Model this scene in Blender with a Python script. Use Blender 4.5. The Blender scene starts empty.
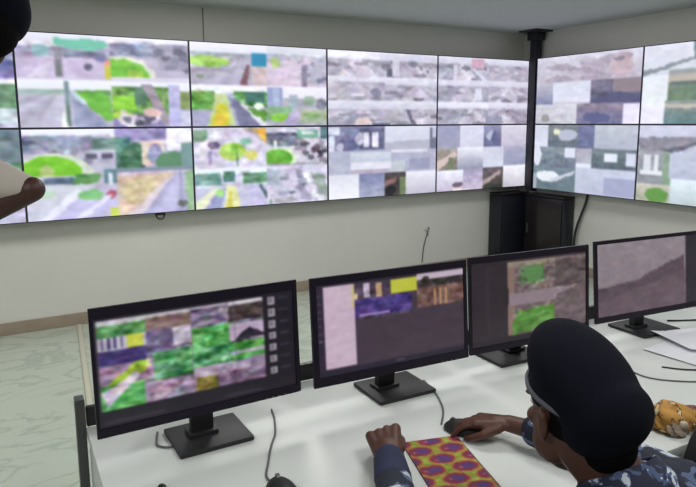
import bpy, bmesh, math, random
import numpy as np
from mathutils import Vector, Matrix
random.seed(7); rng = np.random.default_rng(11)
SC = bpy.context.scene; COL = SC.collection
PI = math.pi
V = Vector

# ---------------------------------------------------------------- materials
def lin(c):
    return tuple(((x/255)/12.92 if x/255 <= .04045 else ((x/255+.055)/1.055)**2.4) for x in c)
def mat(name, rgb, rough=.6, metal=0., bump=0., bscale=200., spec=.5, var=0., vscale=6.):
    m = bpy.data.materials.new(name); m.use_nodes = True
    nt = m.node_tree; b = nt.nodes['Principled BSDF']
    b.inputs['Base Color'].default_value = (*lin(rgb), 1)
    b.inputs['Roughness'].default_value = rough; b.inputs['Metallic'].default_value = metal
    b.inputs['Specular IOR Level'].default_value = spec
    tc = nt.nodes.new('ShaderNodeTexCoord')
    if var:
        n = nt.nodes.new('ShaderNodeTexNoise'); n.inputs['Scale'].default_value = vscale; n.inputs['Detail'].default_value = 5
        r = nt.nodes.new('ShaderNodeValToRGB'); e = r.color_ramp.elements
        c = lin(rgb)
        e[0].position = .3; e[0].color = (*[x*(1-var) for x in c], 1)
        e[1].position = .7; e[1].color = (*[min(1, x*(1+var)) for x in c], 1)
        nt.links.new(tc.outputs['Object'], n.inputs['Vector']); nt.links.new(n.outputs['Fac'], r.inputs['Fac'])
        nt.links.new(r.outputs['Color'], b.inputs['Base Color'])
    if bump:
        n = nt.nodes.new('ShaderNodeTexNoise'); n.inputs['Scale'].default_value = bscale
        bp = nt.nodes.new('ShaderNodeBump'); bp.inputs['Strength'].default_value = bump; bp.inputs['Distance'].default_value = .002
        nt.links.new(tc.outputs['Object'], n.inputs['Vector']); nt.links.new(n.outputs['Fac'], bp.inputs['Height'])
        nt.links.new(bp.outputs['Normal'], b.inputs['Normal'])
    return m
def screen_mat(name, strength, rough=.35):
    m = bpy.data.materials.new(name); m.use_nodes = True
    nt = m.node_tree; b = nt.nodes['Principled BSDF']
    a = nt.nodes.new('ShaderNodeAttribute'); a.attribute_name = 'Col'
    b.inputs['Base Color'].default_value = (.015, .015, .018, 1); b.inputs['Roughness'].default_value = rough
    nt.links.new(a.outputs['Color'], b.inputs['Emission Color']); b.inputs['Emission Strength'].default_value = strength
    return m
def print_mat(name):
    m = bpy.data.materials.new(name); m.use_nodes = True
    nt = m.node_tree; b = nt.nodes['Principled BSDF']
    a = nt.nodes.new('ShaderNodeAttribute'); a.attribute_name = 'Col'
    nt.links.new(a.outputs['Color'], b.inputs['Base Color']); b.inputs['Roughness'].default_value = .7
    return m
def marble(name, base, vein):
    m = mat(name, base, .22); nt = m.node_tree; b = nt.nodes['Principled BSDF']
    tc = nt.nodes.new('ShaderNodeTexCoord')
    mp = nt.nodes.new('ShaderNodeMapping'); mp.inputs['Rotation'].default_value = (0, 0, .5); mp.inputs['Scale'].default_value = (1, 2.2, 1)
    n = nt.nodes.new('ShaderNodeTexNoise'); n.inputs['Scale'].default_value = 1.3; n.inputs['Detail'].default_value = 9; n.inputs['Distortion'].default_value = 1.6
    r = nt.nodes.new('ShaderNodeValToRGB'); e = r.color_ramp.elements
    e[0].position = .36; e[0].color = (*lin(base), 1); e[1].position = .64; e[1].color = (*lin(base), 1)
    k = e.new(.49); k.color = (*lin(vein), 1); k = e.new(.44); k.color = (*lin(base), 1); k = e.new(.53); k.color = (*lin(base), 1)
    nt.links.new(tc.outputs['Object'], mp.inputs['Vector']); nt.links.new(mp.outputs['Vector'], n.inputs['Vector'])
    nt.links.new(n.outputs['Fac'], r.inputs['Fac']); nt.links.new(r.outputs['Color'], b.inputs['Base Color'])
    return m
def camo(name, cols, scale):
    m = mat(name, cols[0], .85); nt = m.node_tree; b = nt.nodes['Principled BSDF']
    tc = nt.nodes.new('ShaderNodeTexCoord')
    n = nt.nodes.new('ShaderNodeTexNoise'); n.inputs['Scale'].default_value = scale; n.inputs['Detail'].default_value = 2.; n.inputs['Distortion'].default_value = .8
    r = nt.nodes.new('ShaderNodeValToRGB'); r.color_ramp.interpolation = 'CONSTANT'; e = r.color_ramp.elements
    e[0].position = 0; e[0].color = (*lin(cols[0]), 1); e[1].position = .55; e[1].color = (*lin(cols[1]), 1)
    k = e.new(.62); k.color = (*lin(cols[2]), 1); k = e.new(.74); k.color = (*lin(cols[0]), 1)
    nt.links.new(tc.outputs['Object'], n.inputs['Vector']); nt.links.new(n.outputs['Fac'], r.inputs['Fac'])
    nt.links.new(r.outputs['Color'], b.inputs['Base Color'])
    return m

M = dict(
 wall=mat('wall_paint', (209, 208, 203), .6, bump=.15, bscale=90, var=.03, vscale=1.5),
 ceil=mat('ceiling_paint', (186, 190, 190), .8, var=.02),
 skirt=mat('skirting_tile', (150, 136, 122), .35, var=.08, vscale=8),
 floor=marble('marble_floor', (176, 184, 172), (158, 168, 156)),
 desk=mat('white_desk_laminate', (206, 210, 209), .42, var=.015, vscale=3),
 grey=mat('grey_aluminium', (92, 92, 94), .45, .6),
 black=mat('black_plastic', (20, 18, 24), .4),
 blackm=mat('matt_black_plastic', (26, 25, 30), .55, bump=.1),
 bezel=mat('dark_bezel', (20, 13, 30), .45, spec=.3),
 vbezel=mat('video_wall_bezel', (48, 46, 62), .4),
 cab=mat('black_steel', (24, 26, 36), .38, var=.1),
 cabb=mat('black_glass_door', (34, 28, 30), .2),
 trunk=mat('dark_trunking', (34, 35, 45), .5),
 cable=mat('black_cable', (30, 30, 34), .5),
 gcable=mat('grey_cable', (88, 90, 92), .5),
 skin=mat('dark_brown_skin', (78, 46, 35), .5, bump=.15, bscale=300, var=.12, vscale=14),
 skin2=mat('brown_skin', (66, 36, 32), .5, bump=.15, bscale=300, var=.1, vscale=14),
 hair=mat('black_hair', (10, 9, 10), .95, bump=.8, bscale=500, spec=.1),
 beret=mat('navy_beret_felt', (10, 12, 24), .95, bump=.4, bscale=400, spec=.15),
 band=mat('grey_beret_band', (92, 92, 104), .7),
 camo=camo('navy_camouflage_cloth', ((20, 26, 44), (74, 88, 120), (176, 182, 190)), 17),
 camo2=camo('navy_collar_cloth', ((22, 28, 50), (60, 74, 108), (170, 178, 190)), 30),
 cuff=mat('navy_sleeve_cloth', (34, 40, 70), .85, bump=.3, bscale=250, var=.15, vscale=20),
 shirt=mat('light_grey_shirt_cloth', (182, 174, 168), .85, bump=.3, bscale=250, var=.12, vscale=12),
 trouser=mat('dark_trouser_cloth', (28, 30, 42), .85, bump=.3, bscale=250),
 shoe=mat('black_leather', (16, 15, 16), .3),
 eye=mat('eye_white', (215, 208, 198), .2), iris=mat('dark_iris', (24, 14, 10), .15),
 paper=mat('white_paper', (222, 224, 232), .7), mesh=mat('black_chair_fabric', (18, 18, 20), .9, bump=.5, bscale=500),
 orange=camo('printed_orange_film', ((178, 132, 64), (104, 74, 52), (206, 186, 140)), 30),
 cream=mat('cream_plastic', (176, 160, 142), .5, var=.35, vscale=40), maroon=mat('brown_wrap', (110, 66, 50), .5),
 conduit=mat('pale_plastic_trunking', (190, 186, 168), .5),
 spot=mat('dark_spot_fitting', (52, 52, 54), .5),
 vscreen=screen_mat('video_wall_feed', 1.08), mscreen=screen_mat('monitor_picture', .78), wax=print_mat('wax_print_cloth'),
)

# ---------------------------------------------------------------- mesh helpers
def bx(bm, c, s, rz=0., rot=None, bev=0.):
    t = bmesh.new(); bmesh.ops.create_cube(t, size=1)
    for v in t.verts: v.co = V((v.co.x*s[0], v.co.y*s[1], v.co.z*s[2]))
    if bev: bmesh.ops.bevel(t, geom=list(t.edges), offset=bev, segments=2, affect='EDGES', profile=.6)
    R = rot if rot is not None else Matrix.Rotation(rz, 3, 'Z')
    for v in t.verts: v.co = R @ v.co + V(c)
    merge(bm, t)
def merge(bm, t):
    mp = {}
    for v in t.verts: mp[v.index if False else v] = bm.verts.new(v.co)
    for f in t.faces:
        try: bm.faces.new([mp[v] for v in f.verts])
        except ValueError: pass
    t.free()
def frame_of(d):
    d = d.normalized(); a = V((0, 0, 1)) if abs(d.z) < .9 else V((1, 0, 0))
    u = d.cross(a).normalized(); return u, d.cross(u).normalized()
def cyl(bm, p0, p1, r0, r1=None, n=20, caps=True):
    p0, p1 = V(p0), V(p1); r1 = r0 if r1 is None else r1
    u, w = frame_of(p1-p0)
    A = [bm.verts.new(p0+(u*math.cos(2*PI*i/n)+w*math.sin(2*PI*i/n))*r0) for i in range(n)]
    B = [bm.verts.new(p1+(u*math.cos(2*PI*i/n)+w*math.sin(2*PI*i/n))*r1) for i in range(n)]
    for i in range(n): bm.faces.new((A[i], A[(i+1) % n], B[(i+1) % n], B[i]))
    if caps: bm.faces.new(A[::-1]); bm.faces.new(B)
def cap(bm, p0, p1, r0, r1, n=16, m=5, sq=1., sqd=None):
    """tapered capsule, optionally squashed along direction sqd"""
    p0, p1 = V(p0), V(p1); d = p1-p0; L = d.length; d = d/L if L > 1e-6 else V((0, 0, 1))
    if sqd is not None:
        w = (V(sqd)-d*V(sqd).dot(d)).normalized(); u = d.cross(w).normalized()
    else: u, w = frame_of(d)
    rings = []
    for k in range(m+1):
        a = -PI/2+PI/2*k/m; rings.append((p0+d*(r0*math.sin(a)), r0*math.cos(a)))
    for k in range(m+1):
        a = PI/2*k/m; rings.append((p1+d*(r1*math.sin(a)), r1*math.cos(a)))
    vs = []
    for c, r in rings:
        r = max(r, 1e-4)
        vs.append([bm.verts.new(c+u*math.cos(2*PI*i/n)*r+w*math.sin(2*PI*i/n)*r*sq) for i in range(n)])
    for a, b in zip(vs, vs[1:]):
        for i in range(n): bm.faces.new((a[i], a[(i+1) % n], b[(i+1) % n], b[i]))
    bm.faces.new(vs[0][::-1]); bm.faces.new(vs[-1])
def ell(bm, c, r, rot=None, n=24, m=14, p=None):
    R = rot if rot is not None else Matrix.Identity(3)
    t = bmesh.new(); bmesh.ops.create_uvsphere(t, u_segments=n, v_segments=m, radius=1)
    for v in t.verts:
        co = v.co.copy()
        if p: co = p(co)
        v.co = R @ V((co.x*r[0], co.y*r[1], co.z*r[2])) + V(c)
    merge(bm, t)
def spline(pts, sub=8):
    pts = [V(p) for p in pts]; out = []
    P = [pts[0]*2-pts[1]]+pts+[pts[-1]*2-pts[-2]]
    for i in range(1, len(P)-2):
        for k in range(sub):
            t = k/sub; a, b, c, d = P[i-1], P[i], P[i+1], P[i+2]
            out.append(.5*((2*b)+(c-a)*t+(2*a-5*b+4*c-d)*t*t+(3*b-a-3*c+d)*t**3))
    out.append(pts[-1]); return out
def tube(bm, pts, r, n=8, sub=8):
    ps = spline(pts, sub); prev = None; w0 = None; rows = []
    for i, p in enumerate(ps):
        d = (ps[min(i+1, len(ps)-1)]-ps[max(i-1, 0)]).normalized()
        if w0 is None: u, w0 = frame_of(d)
        w0 = (w0-d*w0.dot(d)).normalized(); u = d.cross(w0)
        rows.append([bm.verts.new(p+(u*math.cos(2*PI*k/n)+w0*math.sin(2*PI*k/n))*r) for k in range(n)])
    for a, b in zip(rows, rows[1:]):
        for k in range(n): bm.faces.new((a[k], a[(k+1) % n], b[(k+1) % n], b[k]))
    bm.faces.new(rows[0][::-1]); bm.faces.new(rows[-1])
def prism(bm, poly, z0, z1):
    A = [bm.verts.new((x, y, z0)) for x, y in poly]; B = [bm.verts.new((x, y, z1)) for x, y in poly]
    n = len(poly); bm.faces.new(A[::-1]); bm.faces.new(B)
    for i in range(n): bm.faces.new((A[i], A[(i+1) % n], B[(i+1) % n], B[i]))
def obj(name, bm, m, parent=None, smooth=True, ang=35, recalc=True):
    if recalc: bmesh.ops.recalc_face_normals(bm, faces=bm.faces)
    me = bpy.data.meshes.new(name); bm.to_mesh(me); bm.free()
    me.materials.append(m)
    if smooth:
        me.polygons.foreach_set('use_smooth', [True]*len(me.polygons))
        me.set_sharp_from_angle(angle=math.radians(ang))
    o = bpy.data.objects.new(name, me); COL.objects.link(o)
    if parent:
        o.parent = parent
        o.matrix_parent_inverse = Matrix.LocRotScale(parent.location, parent.rotation_euler, None).inverted() if parent.type == 'EMPTY' and not parent.parent else Matrix.Identity(4)
    return o
def tag(o, label, cat, group=None):
    o['label'] = label; o['category'] = cat
    if group: o['group'] = group
    return o
def thing(name, label, cat, loc=(0, 0, 0), rz=0., group=None):
    o = bpy.data.objects.new(name, None); COL.objects.link(o); o.location = loc; o.rotation_euler = (0, 0, rz)
    o.empty_display_size = .1
    return tag(o, label, cat, group)
def local(name, bm, m, parent, **k):      # part whose mesh is in the thing's own frame
    o = obj(name, bm, m, None, **k); o.parent = parent; return o
def struct(name, bm, m, parent=None, **k):
    o = obj(name, bm, m, parent, **k)
    if not parent: o['kind'] = 'structure'
    return o
def blob(name, fill, m, parent, voxel=.005, smooth=4):
    """one continuous surface grown over overlapping forms"""
    bm = bmesh.new(); fill(bm); bmesh.ops.recalc_face_normals(bm, faces=bm.faces)
    me = bpy.data.meshes.new(name); bm.to_mesh(me); bm.free()
    o = bpy.data.objects.new(name, me); COL.objects.link(o)
    r = o.modifiers.new('r', 'REMESH'); r.mode = 'VOXEL'; r.voxel_size = voxel; r.use_smooth_shade = True
    s = o.modifiers.new('s', 'SMOOTH'); s.iterations = smooth; s.factor = .5
    dg = bpy.context.evaluated_depsgraph_get(); dg.update()
    me2 = bpy.data.meshes.new_from_object(o.evaluated_get(dg)); o.modifiers.clear(); o.data = me2; me2.name = name
    bpy.data.meshes.remove(me)
    me2.materials.clear(); me2.materials.append(m)
    me2.polygons.foreach_set('use_smooth', [True]*len(me2.polygons))
    o.parent = parent; o.matrix_parent_inverse = Matrix.LocRotScale(parent.location, parent.rotation_euler, None).inverted()
    return o

# ---------------------------------------------------------------- pictures shown on screens (drawn as coloured grids)
class Pic:
    def __init__(s, W, H, bg=(190, 190, 200)):
        s.W, s.H = W, H; s.a = np.ones((H, W, 3))*np.array(bg, float)
        s.X, s.Y = np.meshgrid((np.arange(W)+.5)/W, (np.arange(H)+.5)/H); s.box = (0, 0, 1, 1)
        s.wx = s._smooth(3, 3)*.0045+s._smooth(9, 7)*.0035; s.wy = s._smooth(3, 3)*.007+s._smooth(10, 6)*.005
    def cell(s, x0, y0, x1, y1): s.box = (x0, y0, x1, y1); return s
    def _uv(s):
        x0, y0, x1, y1 = s.box; u = (s.X-x0)/(x1-x0); v = (s.Y-y0)/(y1-y0)
        return u, v, (u >= 0) & (u < 1) & (v >= 0) & (v < 1)
    def _wuv(s):                                   # uneven outlines
        u, v, k = s._uv(); x0, y0, x1, y1 = s.box
        return u+s.wx/(x1-x0), v+s.wy/(y1-y0), k
    def _smooth(s, hx, hy):
        h, w = int(s.H/hy)+3, int(s.W/hx)+3; z = rng.normal(0, 1, (h, w))
        fy = (np.arange(s.H)/hy)[:, None]; fx = (np.arange(s.W)/hx)[None, :]; iy, ix = fy.astype(int), fx.astype(int); ty, tx = fy-iy, fx-ix
        return (z[iy, ix]*(1-tx)+z[iy, ix+1]*tx)*(1-ty)+(z[iy+1, ix]*(1-tx)+z[iy+1, ix+1]*tx)*ty
    def _put(s, m, c, al=1.):
        s.a[m] = s.a[m]*(1-al)+np.array(c, float)*al; return s
    def r(s, x0, y0, x1, y1, c, al=1.):
        u, v, k = s._uv(); return s._put(k & (u >= x0) & (u < x1) & (v >= y0) & (v < y1), c, al)
    def g(s, x0, y0, x1, y1, c0, c1):      # vertical grade of the pictured thing
        u, v, k = s._uv(); m = k & (u >= x0) & (u < x1) & (v >= y0) & (v < y1)
        t = ((v-y0)/(y1-y0))[m][:, None]; s.a[m] = np.array(c0)*(1-t)+np.array(c1)*t; return s
    def e(s, cx, cy, rx, ry, c, al=1.):
        u, v, k = s._wuv(); return s._put(k & (((u-cx)/rx)**2+((v-cy)/ry)**2 < 1), c, al)
    def p(s, pts, c, al=1.):
        u, v, k = s._wuv(); ins = np.zeros_like(k)
        n = len(pts)
        for i in range(n):
            x1, y1 = pts[i]; x2, y2 = pts[(i+1) % n]
            if y1 == y2: continue
            cr = ((v >= min(y1, y2)) & (v < max(y1, y2))) & (u < (v-y1)/(y2-y1)*(x2-x1)+x1); ins ^= cr
        return s._put(ins & k, c, al)
    def n(s, x0, y0, x1, y1, amp, sc=3, tint=.2):
        u, v, k = s._uv(); m = k & (u >= x0) & (u < x1) & (v >= y0) & (v < y1); q = np.zeros((s.H, s.W, 3))
        for hx, hy, g in ((7, 3.2, .9), (3, 1.7, .75)):       # soft mottling at two sizes, wider than tall
            h, w = int(s.H/hy)+3, int(s.W/hx)+3
            z = rng.normal(0, 1, (h, w, 1))*(1-tint)+rng.normal(0, 1, (h, w, 3))*tint
            fy = (np.arange(s.H)/hy)[:, None]; fx = (np.arange(s.W)/hx)[None, :]
            iy, ix = fy.astype(int), fx.astype(int); ty, tx = (fy-iy)[..., None], (fx-ix)[..., None]
            q += g*((z[iy, ix]*(1-tx)+z[iy, ix+1]*tx)*(1-ty)+(z[iy+1, ix]*(1-tx)+z[iy+1, ix+1]*tx)*ty)
        s.a[m] = s.a[m]+q[m]*amp*1.35; return s
    def rad(s, vx, vy, amp, k=5., lo=0., hi=1.):
        """streaks running from the vanishing point: lanes, kerbs and verges"""
        u, v, kk = s._uv(); m = kk & (v > vy+.03) & (u >= lo) & (u <= hi)
        t = np.arctan2((u-vx), (v-vy+.02))/1.5*k+20; z = rng.normal(0, 1, 60); i = np.clip(t.astype(int), 0, 58); f = t-i
        q = (z[i]*(1-f)+z[i+1]*f)*amp; s.a[m] += q[m][:, None]; return s
    def dots(s, x0, y0, x1, y1, k, c, sz=.02, asp=1.5, var=25):
        for _ in range(k):
            s.e(rng.uniform(x0, x1), rng.uniform(y0, y1), sz*rng.uniform(.6, 1.4)*asp, sz*rng.uniform(.6, 1.4)*1.5, np.clip(np.array(c)+rng.normal(0, var), 0, 255), .8)
        return s
    def done(s, blur=1):
        s.cell(0, 0, 1, 1).n(0, 0, 1, 1, 2.5); a = np.clip(s.a, 0, 255)
        for _ in range(blur):
            b = np.pad(a, ((1, 1), (1, 1), (0, 0)), 'edge')
            a = (b[1:-1, 1:-1]*4+(b[:-2, 1:-1]+b[2:, 1:-1]+b[1:-1, :-2]+b[1:-1, 2:])*2+b[:-2, :-2]+b[2:, 2:]+b[:-2, 2:]+b[2:, :-2])/16
        s.a = a; return s
SKY = (232, 234, 248); LIL = (192, 186, 214); GRN = (124, 192, 58); TEAL = (96, 158, 140); DK = (78, 82, 104); TREE = (84, 128, 92)
def road(P, box, sky=.2, roadc=LIL, left=GRN, right=TREE, vp=.5, med=None, skyc=SKY, fn=9, cars=5):
    P.cell(*box).r(0, 0, 1, 1, left); P.r(vp, 0, 1, 1, right)
    P.g(0, 0, 1, sky, skyc, tuple(np.array(skyc)*.93)); P.n(0, sky, 1, 1, fn+6, 3)
    P.p([(vp-.04, sky), (vp+.04, sky), (1.05, 1), (-.05, 1)], roadc)
    P.r(0, sky, 1, sky+.1, np.array(TREE)+20, .6); P.n(0, sky-.03, 1, sky+.16, 22, 2)
    if med is not None: P.p([(vp-.01, sky+.08), (vp+.01, sky+.08), (vp+.09, 1), (vp-.09, 1)], med)
    P.rad(vp, sky, 12, 9); P.dots(.1, sky+.2, .9, .95, cars, (90, 90, 110), .025)
    P.n(0, 0, 1, 1, fn, 2); return P
def haze(P, box, base=(176, 172, 190), sky=.3):
    P.cell(*box).r(0, 0, 1, 1, base); P.g(0, 0, 1, sky, (222, 222, 238), (204, 204, 222))
    x = rng.uniform(.3, .7); P.p([(x-.05, sky), (x+.06, sky), (x+.35, 1), (x-.3, 1)], (198, 192, 210))
    P.rad(x, sky-.05, 13, 6); P.dots(0, sky, 1, 1, 7, (140, 136, 152), .05, 2.2); P.n(0, sky, 1, 1, 9, 3); return P
def grad(P, box, c0, c1, fn=3): P.cell(*box).g(0, 0, 1, 1, c0, c1).n(0, 0, 1, 1, fn, 3); return P
BW, BH = 120, 68
def pic_A0t():
    P = Pic(BW, BH)
    for b in ((0, 0, .5, .5), (.5, 0, 1, .5), (0, .5, .5, 1), (.5, .5, 1, 1)): road(P, b, med=(90, 100, 110))
    P.cell(.8, 0, 1, 1).r(0, 0, 1, .3, (150, 150, 185)).r(0, .3, 1, .48, (120, 120, 170)).r(0, .55, 1, .8, (110, 150, 120)).r(.4, .8, 1, .95, (200, 215, 220)).n(0, 0, 1, 1, 18, 3)
    return P.done()
def pic_A0b():
    P = Pic(BW, BH)
    for b in ((0, 0, .5, .5), (.5, 0, 1, .5), (0, .5, .5, 1), (.5, .5, 1, 1)): road(P, b, med=(110, 130, 90))
    P.cell(.8, 0, 1, 1).r(0, 0, 1, .35, (110, 130, 140)).r(0, .8, 1, 1, (200, 196, 220)).n(0, 0, 1, 1, 18, 3)
    return P.done()
def pic_A1t():
    P = Pic(BW, BH)
    P.cell(0, 0, .515, .47).r(0, 0, 1, 1, (196, 184, 214)).g(0, 0, 1, .3, SKY, (214, 208, 226))
    P.r(.0, .32, 1, .5, (150, 148, 172)).n(0, .2, 1, .55, 20, 3).p([(.4, .1), (.95, .12), (.98, .25), (.82, .38), (.6, .33), (.4, .22)], (112, 190, 168))
    P.e(.26, .4, .09, .13, (140, 178, 186)).r(.5, .38, .95, .54, (118, 122, 150)).n(.4, .38, 1, .56, 18, 2)
    P.r(.4, .35, .49, .98, (134, 132, 146)).r(.41, .6, .47, .98, (104, 104, 112)).p([(.1, 1), (.34, .6), (.38, .6), (.3, 1)], (214, 208, 228)).e(.75, .72, .05, .08, (86, 84, 112))
    P.r(.94, .7, 1, 1, (190, 190, 60)).r(.94, .55, 1, .7, (230, 150, 130)).e(.9, .52, .06, .1, (110, 112, 160))
    P.rad(.42, .3, 10, 8); P.n(0, .5, 1, 1, 6, 3)
    P.cell(.515, 0, 1, .47).r(0, 0, 1, 1, (178, 172, 196)).g(0, 0, 1, .16, SKY, (222, 220, 238)).r(0, .16, .6, .45, (122, 128, 160)).n(0, .1, .7, .5, 26, 3)
    P.r(.6, .12, 1, .75, (158, 154, 178)).dots(.55, .15, 1, .75, 12, (116, 116, 140), .045, 2).e(.15, .98, .42, .52, (216, 222, 206)).e(.12, .98, .36, .46, (108, 186, 46)).e(.3, .9, .1, .16, (160, 200, 70)).n(0, .5, .5, 1, 10, 3)
    P.r(.0, .95, 1, 1, (214, 208, 226))
    P.cell(0, .49, .515, 1).r(0, 0, 1, 1, (184, 182, 204)).g(0, 0, 1, .2, (238, 238, 250), (224, 230, 238)).r(0, .2, .48, .3, (160, 182, 178)).p([(.56, .2), (1, .2), (1, .85), (.92, .85)], (112, 186, 70)).p([(.62, .22), (1, .3), (1, .2)], (86, 140, 80))
    P.p([(.5, .2), (.58, .2), (.95, 1), (.6, 1)], (158, 164, 196)).p([(.5, .2), (.6, .2), (.74, .5), (.66, .5)], (190, 208, 224)).p([(.12, .9), (.35, .35), (.4, .35), (.2, .9)], (176, 170, 192)).r(.49, .02, .54, .95, (110, 136, 142)).r(.5, .5, .54, .98, (84, 104, 94)).p([(.42, 1), (.48, .5), (.5, 1)], (226, 230, 226)).rad(.5, .15, 10, 8).n(0, .2, 1, 1, 7, 3)
    P.cell(.515, .49, 1, 1).r(0, 0, 1, 1, (150, 150, 182)).g(0, 0, 1, .12, SKY, SKY).r(0, .12, .7, .7, (92, 148, 66)).n(0, .1, .7, .7, 30, 3).r(0, .3, .3, .62, (132, 200, 52)).e(.1, .78, .14, .14, (170, 206, 70)).r(.28, .12, .44, .5, (76, 116, 92))
    P.r(0, .8, .66, 1, (134, 126, 178)).dots(.1, .6, .6, .95, 12, (214, 206, 216), .05).dots(.15, .7, .6, .95, 5, (72, 74, 92), .04).p([(.36, .05), (.5, .05), (.76, .95), (.64, .95)], (152, 140, 156)).e(.5, .66, .12, .1, (226, 190, 190)).r(.62, .1, .68, .55, (120, 150, 90))
    P.r(.7, .04, .86, 1, (186, 184, 226)).r(.86, .2, 1, .6, (128, 150, 92)).r(.86, .1, 1, .2, SKY).r(.86, .62, 1, 1, (196, 196, 224)).n(0, .1, 1, 1, 9, 2)
    P.cell(.515, 0, 1, .47).rad(.1, .2, 10, 7, .4); P.cell(0, 0, 1, 1).r(0, .475, 1, .49, (198, 196, 214))
    return P.done()
def pic_A1b():
    P = Pic(BW, BH)
    P.cell(0, 0, .515, 1).r(0, 0, 1, 1, (188, 186, 208)).g(0, 0, 1, .08, (240, 242, 252), (226, 230, 244)).r(0, .08, .75, .24, (140, 148, 172)).r(.75, .1, 1, .24, (112, 144, 140)).n(0, .06, 1, .26, 22, 3)
    P.dots(.3, .22, 1, .4, 10, (130, 130, 150), .03, 2).e(.32, .52, .42, .26, (210, 220, 206)).e(.28, .53, .36, .245, (118, 194, 44)).e(.24, .46, .07, .07, (170, 190, 120)).r(0, .52, .75, 1, (204, 206, 222))
    P.r(.66, .28, .8, .34, (88, 88, 108)).r(.84, .28, .97, .34, (80, 80, 102)).p([(.55, .5), (.82, .5), (.78, .6), (.5, .62)], (104, 156, 96)).r(.2, .53, .52, .6, (92, 112, 140)).n(.2, .5, .7, .62, 18, 2).r(.86, .46, 1, .62, (92, 128, 140)).r(.91, .5, .95, .64, (220, 226, 240))
    P.p([(.1, 1), (.55, .66), (.62, .7), (.25, 1)], (232, 232, 248)).p([(.25, 1), (.62, .72), (1, .66), (1, .92), (.8, 1)], (196, 192, 230)).e(.7, .74, .15, .06, (130, 196, 130)).e(.93, .74, .06, .05, (178, 92, 110)).r(.9, .9, 1, 1, (196, 214, 90)).r(.0, .66, .3, .75, (190, 214, 196)).p([(.5, 1), (.9, .74), (.95, .76), (.6, 1)], (224, 222, 246)).n(0, .1, 1, 1, 7, 3)
    P.cell(.515, 0, 1, 1).r(0, 0, 1, 1, (176, 180, 200)).r(0, 0, .65, .14, (150, 142, 190)).r(.65, .0, 1, .26, (236, 232, 246)).r(0, .1, .2, .46, (92, 136, 128)).e(.22, .36, .16, .2, (66, 112, 84)).r(.33, .14, .62, .42, (222, 204, 190)).e(.5, .3, .1, .12, (150, 152, 190)).n(0, .0, 1, .48, 20, 3)
    P.e(.75, .4, .26, .12, (90, 136, 104)).r(.85, .18, 1, .45, (118, 150, 152)).r(.0, .46, 1, .5, (128, 140, 160)).r(0, .5, 1, 1, (196, 186, 206)).p([(.02, .54), (.74, .52), (.4, .9), (.1, 1), (0, 1)], (206, 184, 168)).p([(.1, .6), (.6, .54), (.3, .85), (.1, .9)], (196, 182, 138), .7).n(0, .5, .6, 1, 12, 3)
    P.p([(.3, 1), (.76, .52), (.9, .52), (.9, 1)], (180, 178, 214)).p([(.12, 1), (.7, .54), (.75, .54), (.3, 1)], (220, 210, 220)).p([(.88, .52), (1, .5), (1, 1), (.9, 1)], (142, 178, 140)).e(.83, .9, .07, .04, (104, 112, 108)).rad(.82, .45, 9, 9).n(0, .5, 1, 1, 7, 3)
    return P.done()
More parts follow.
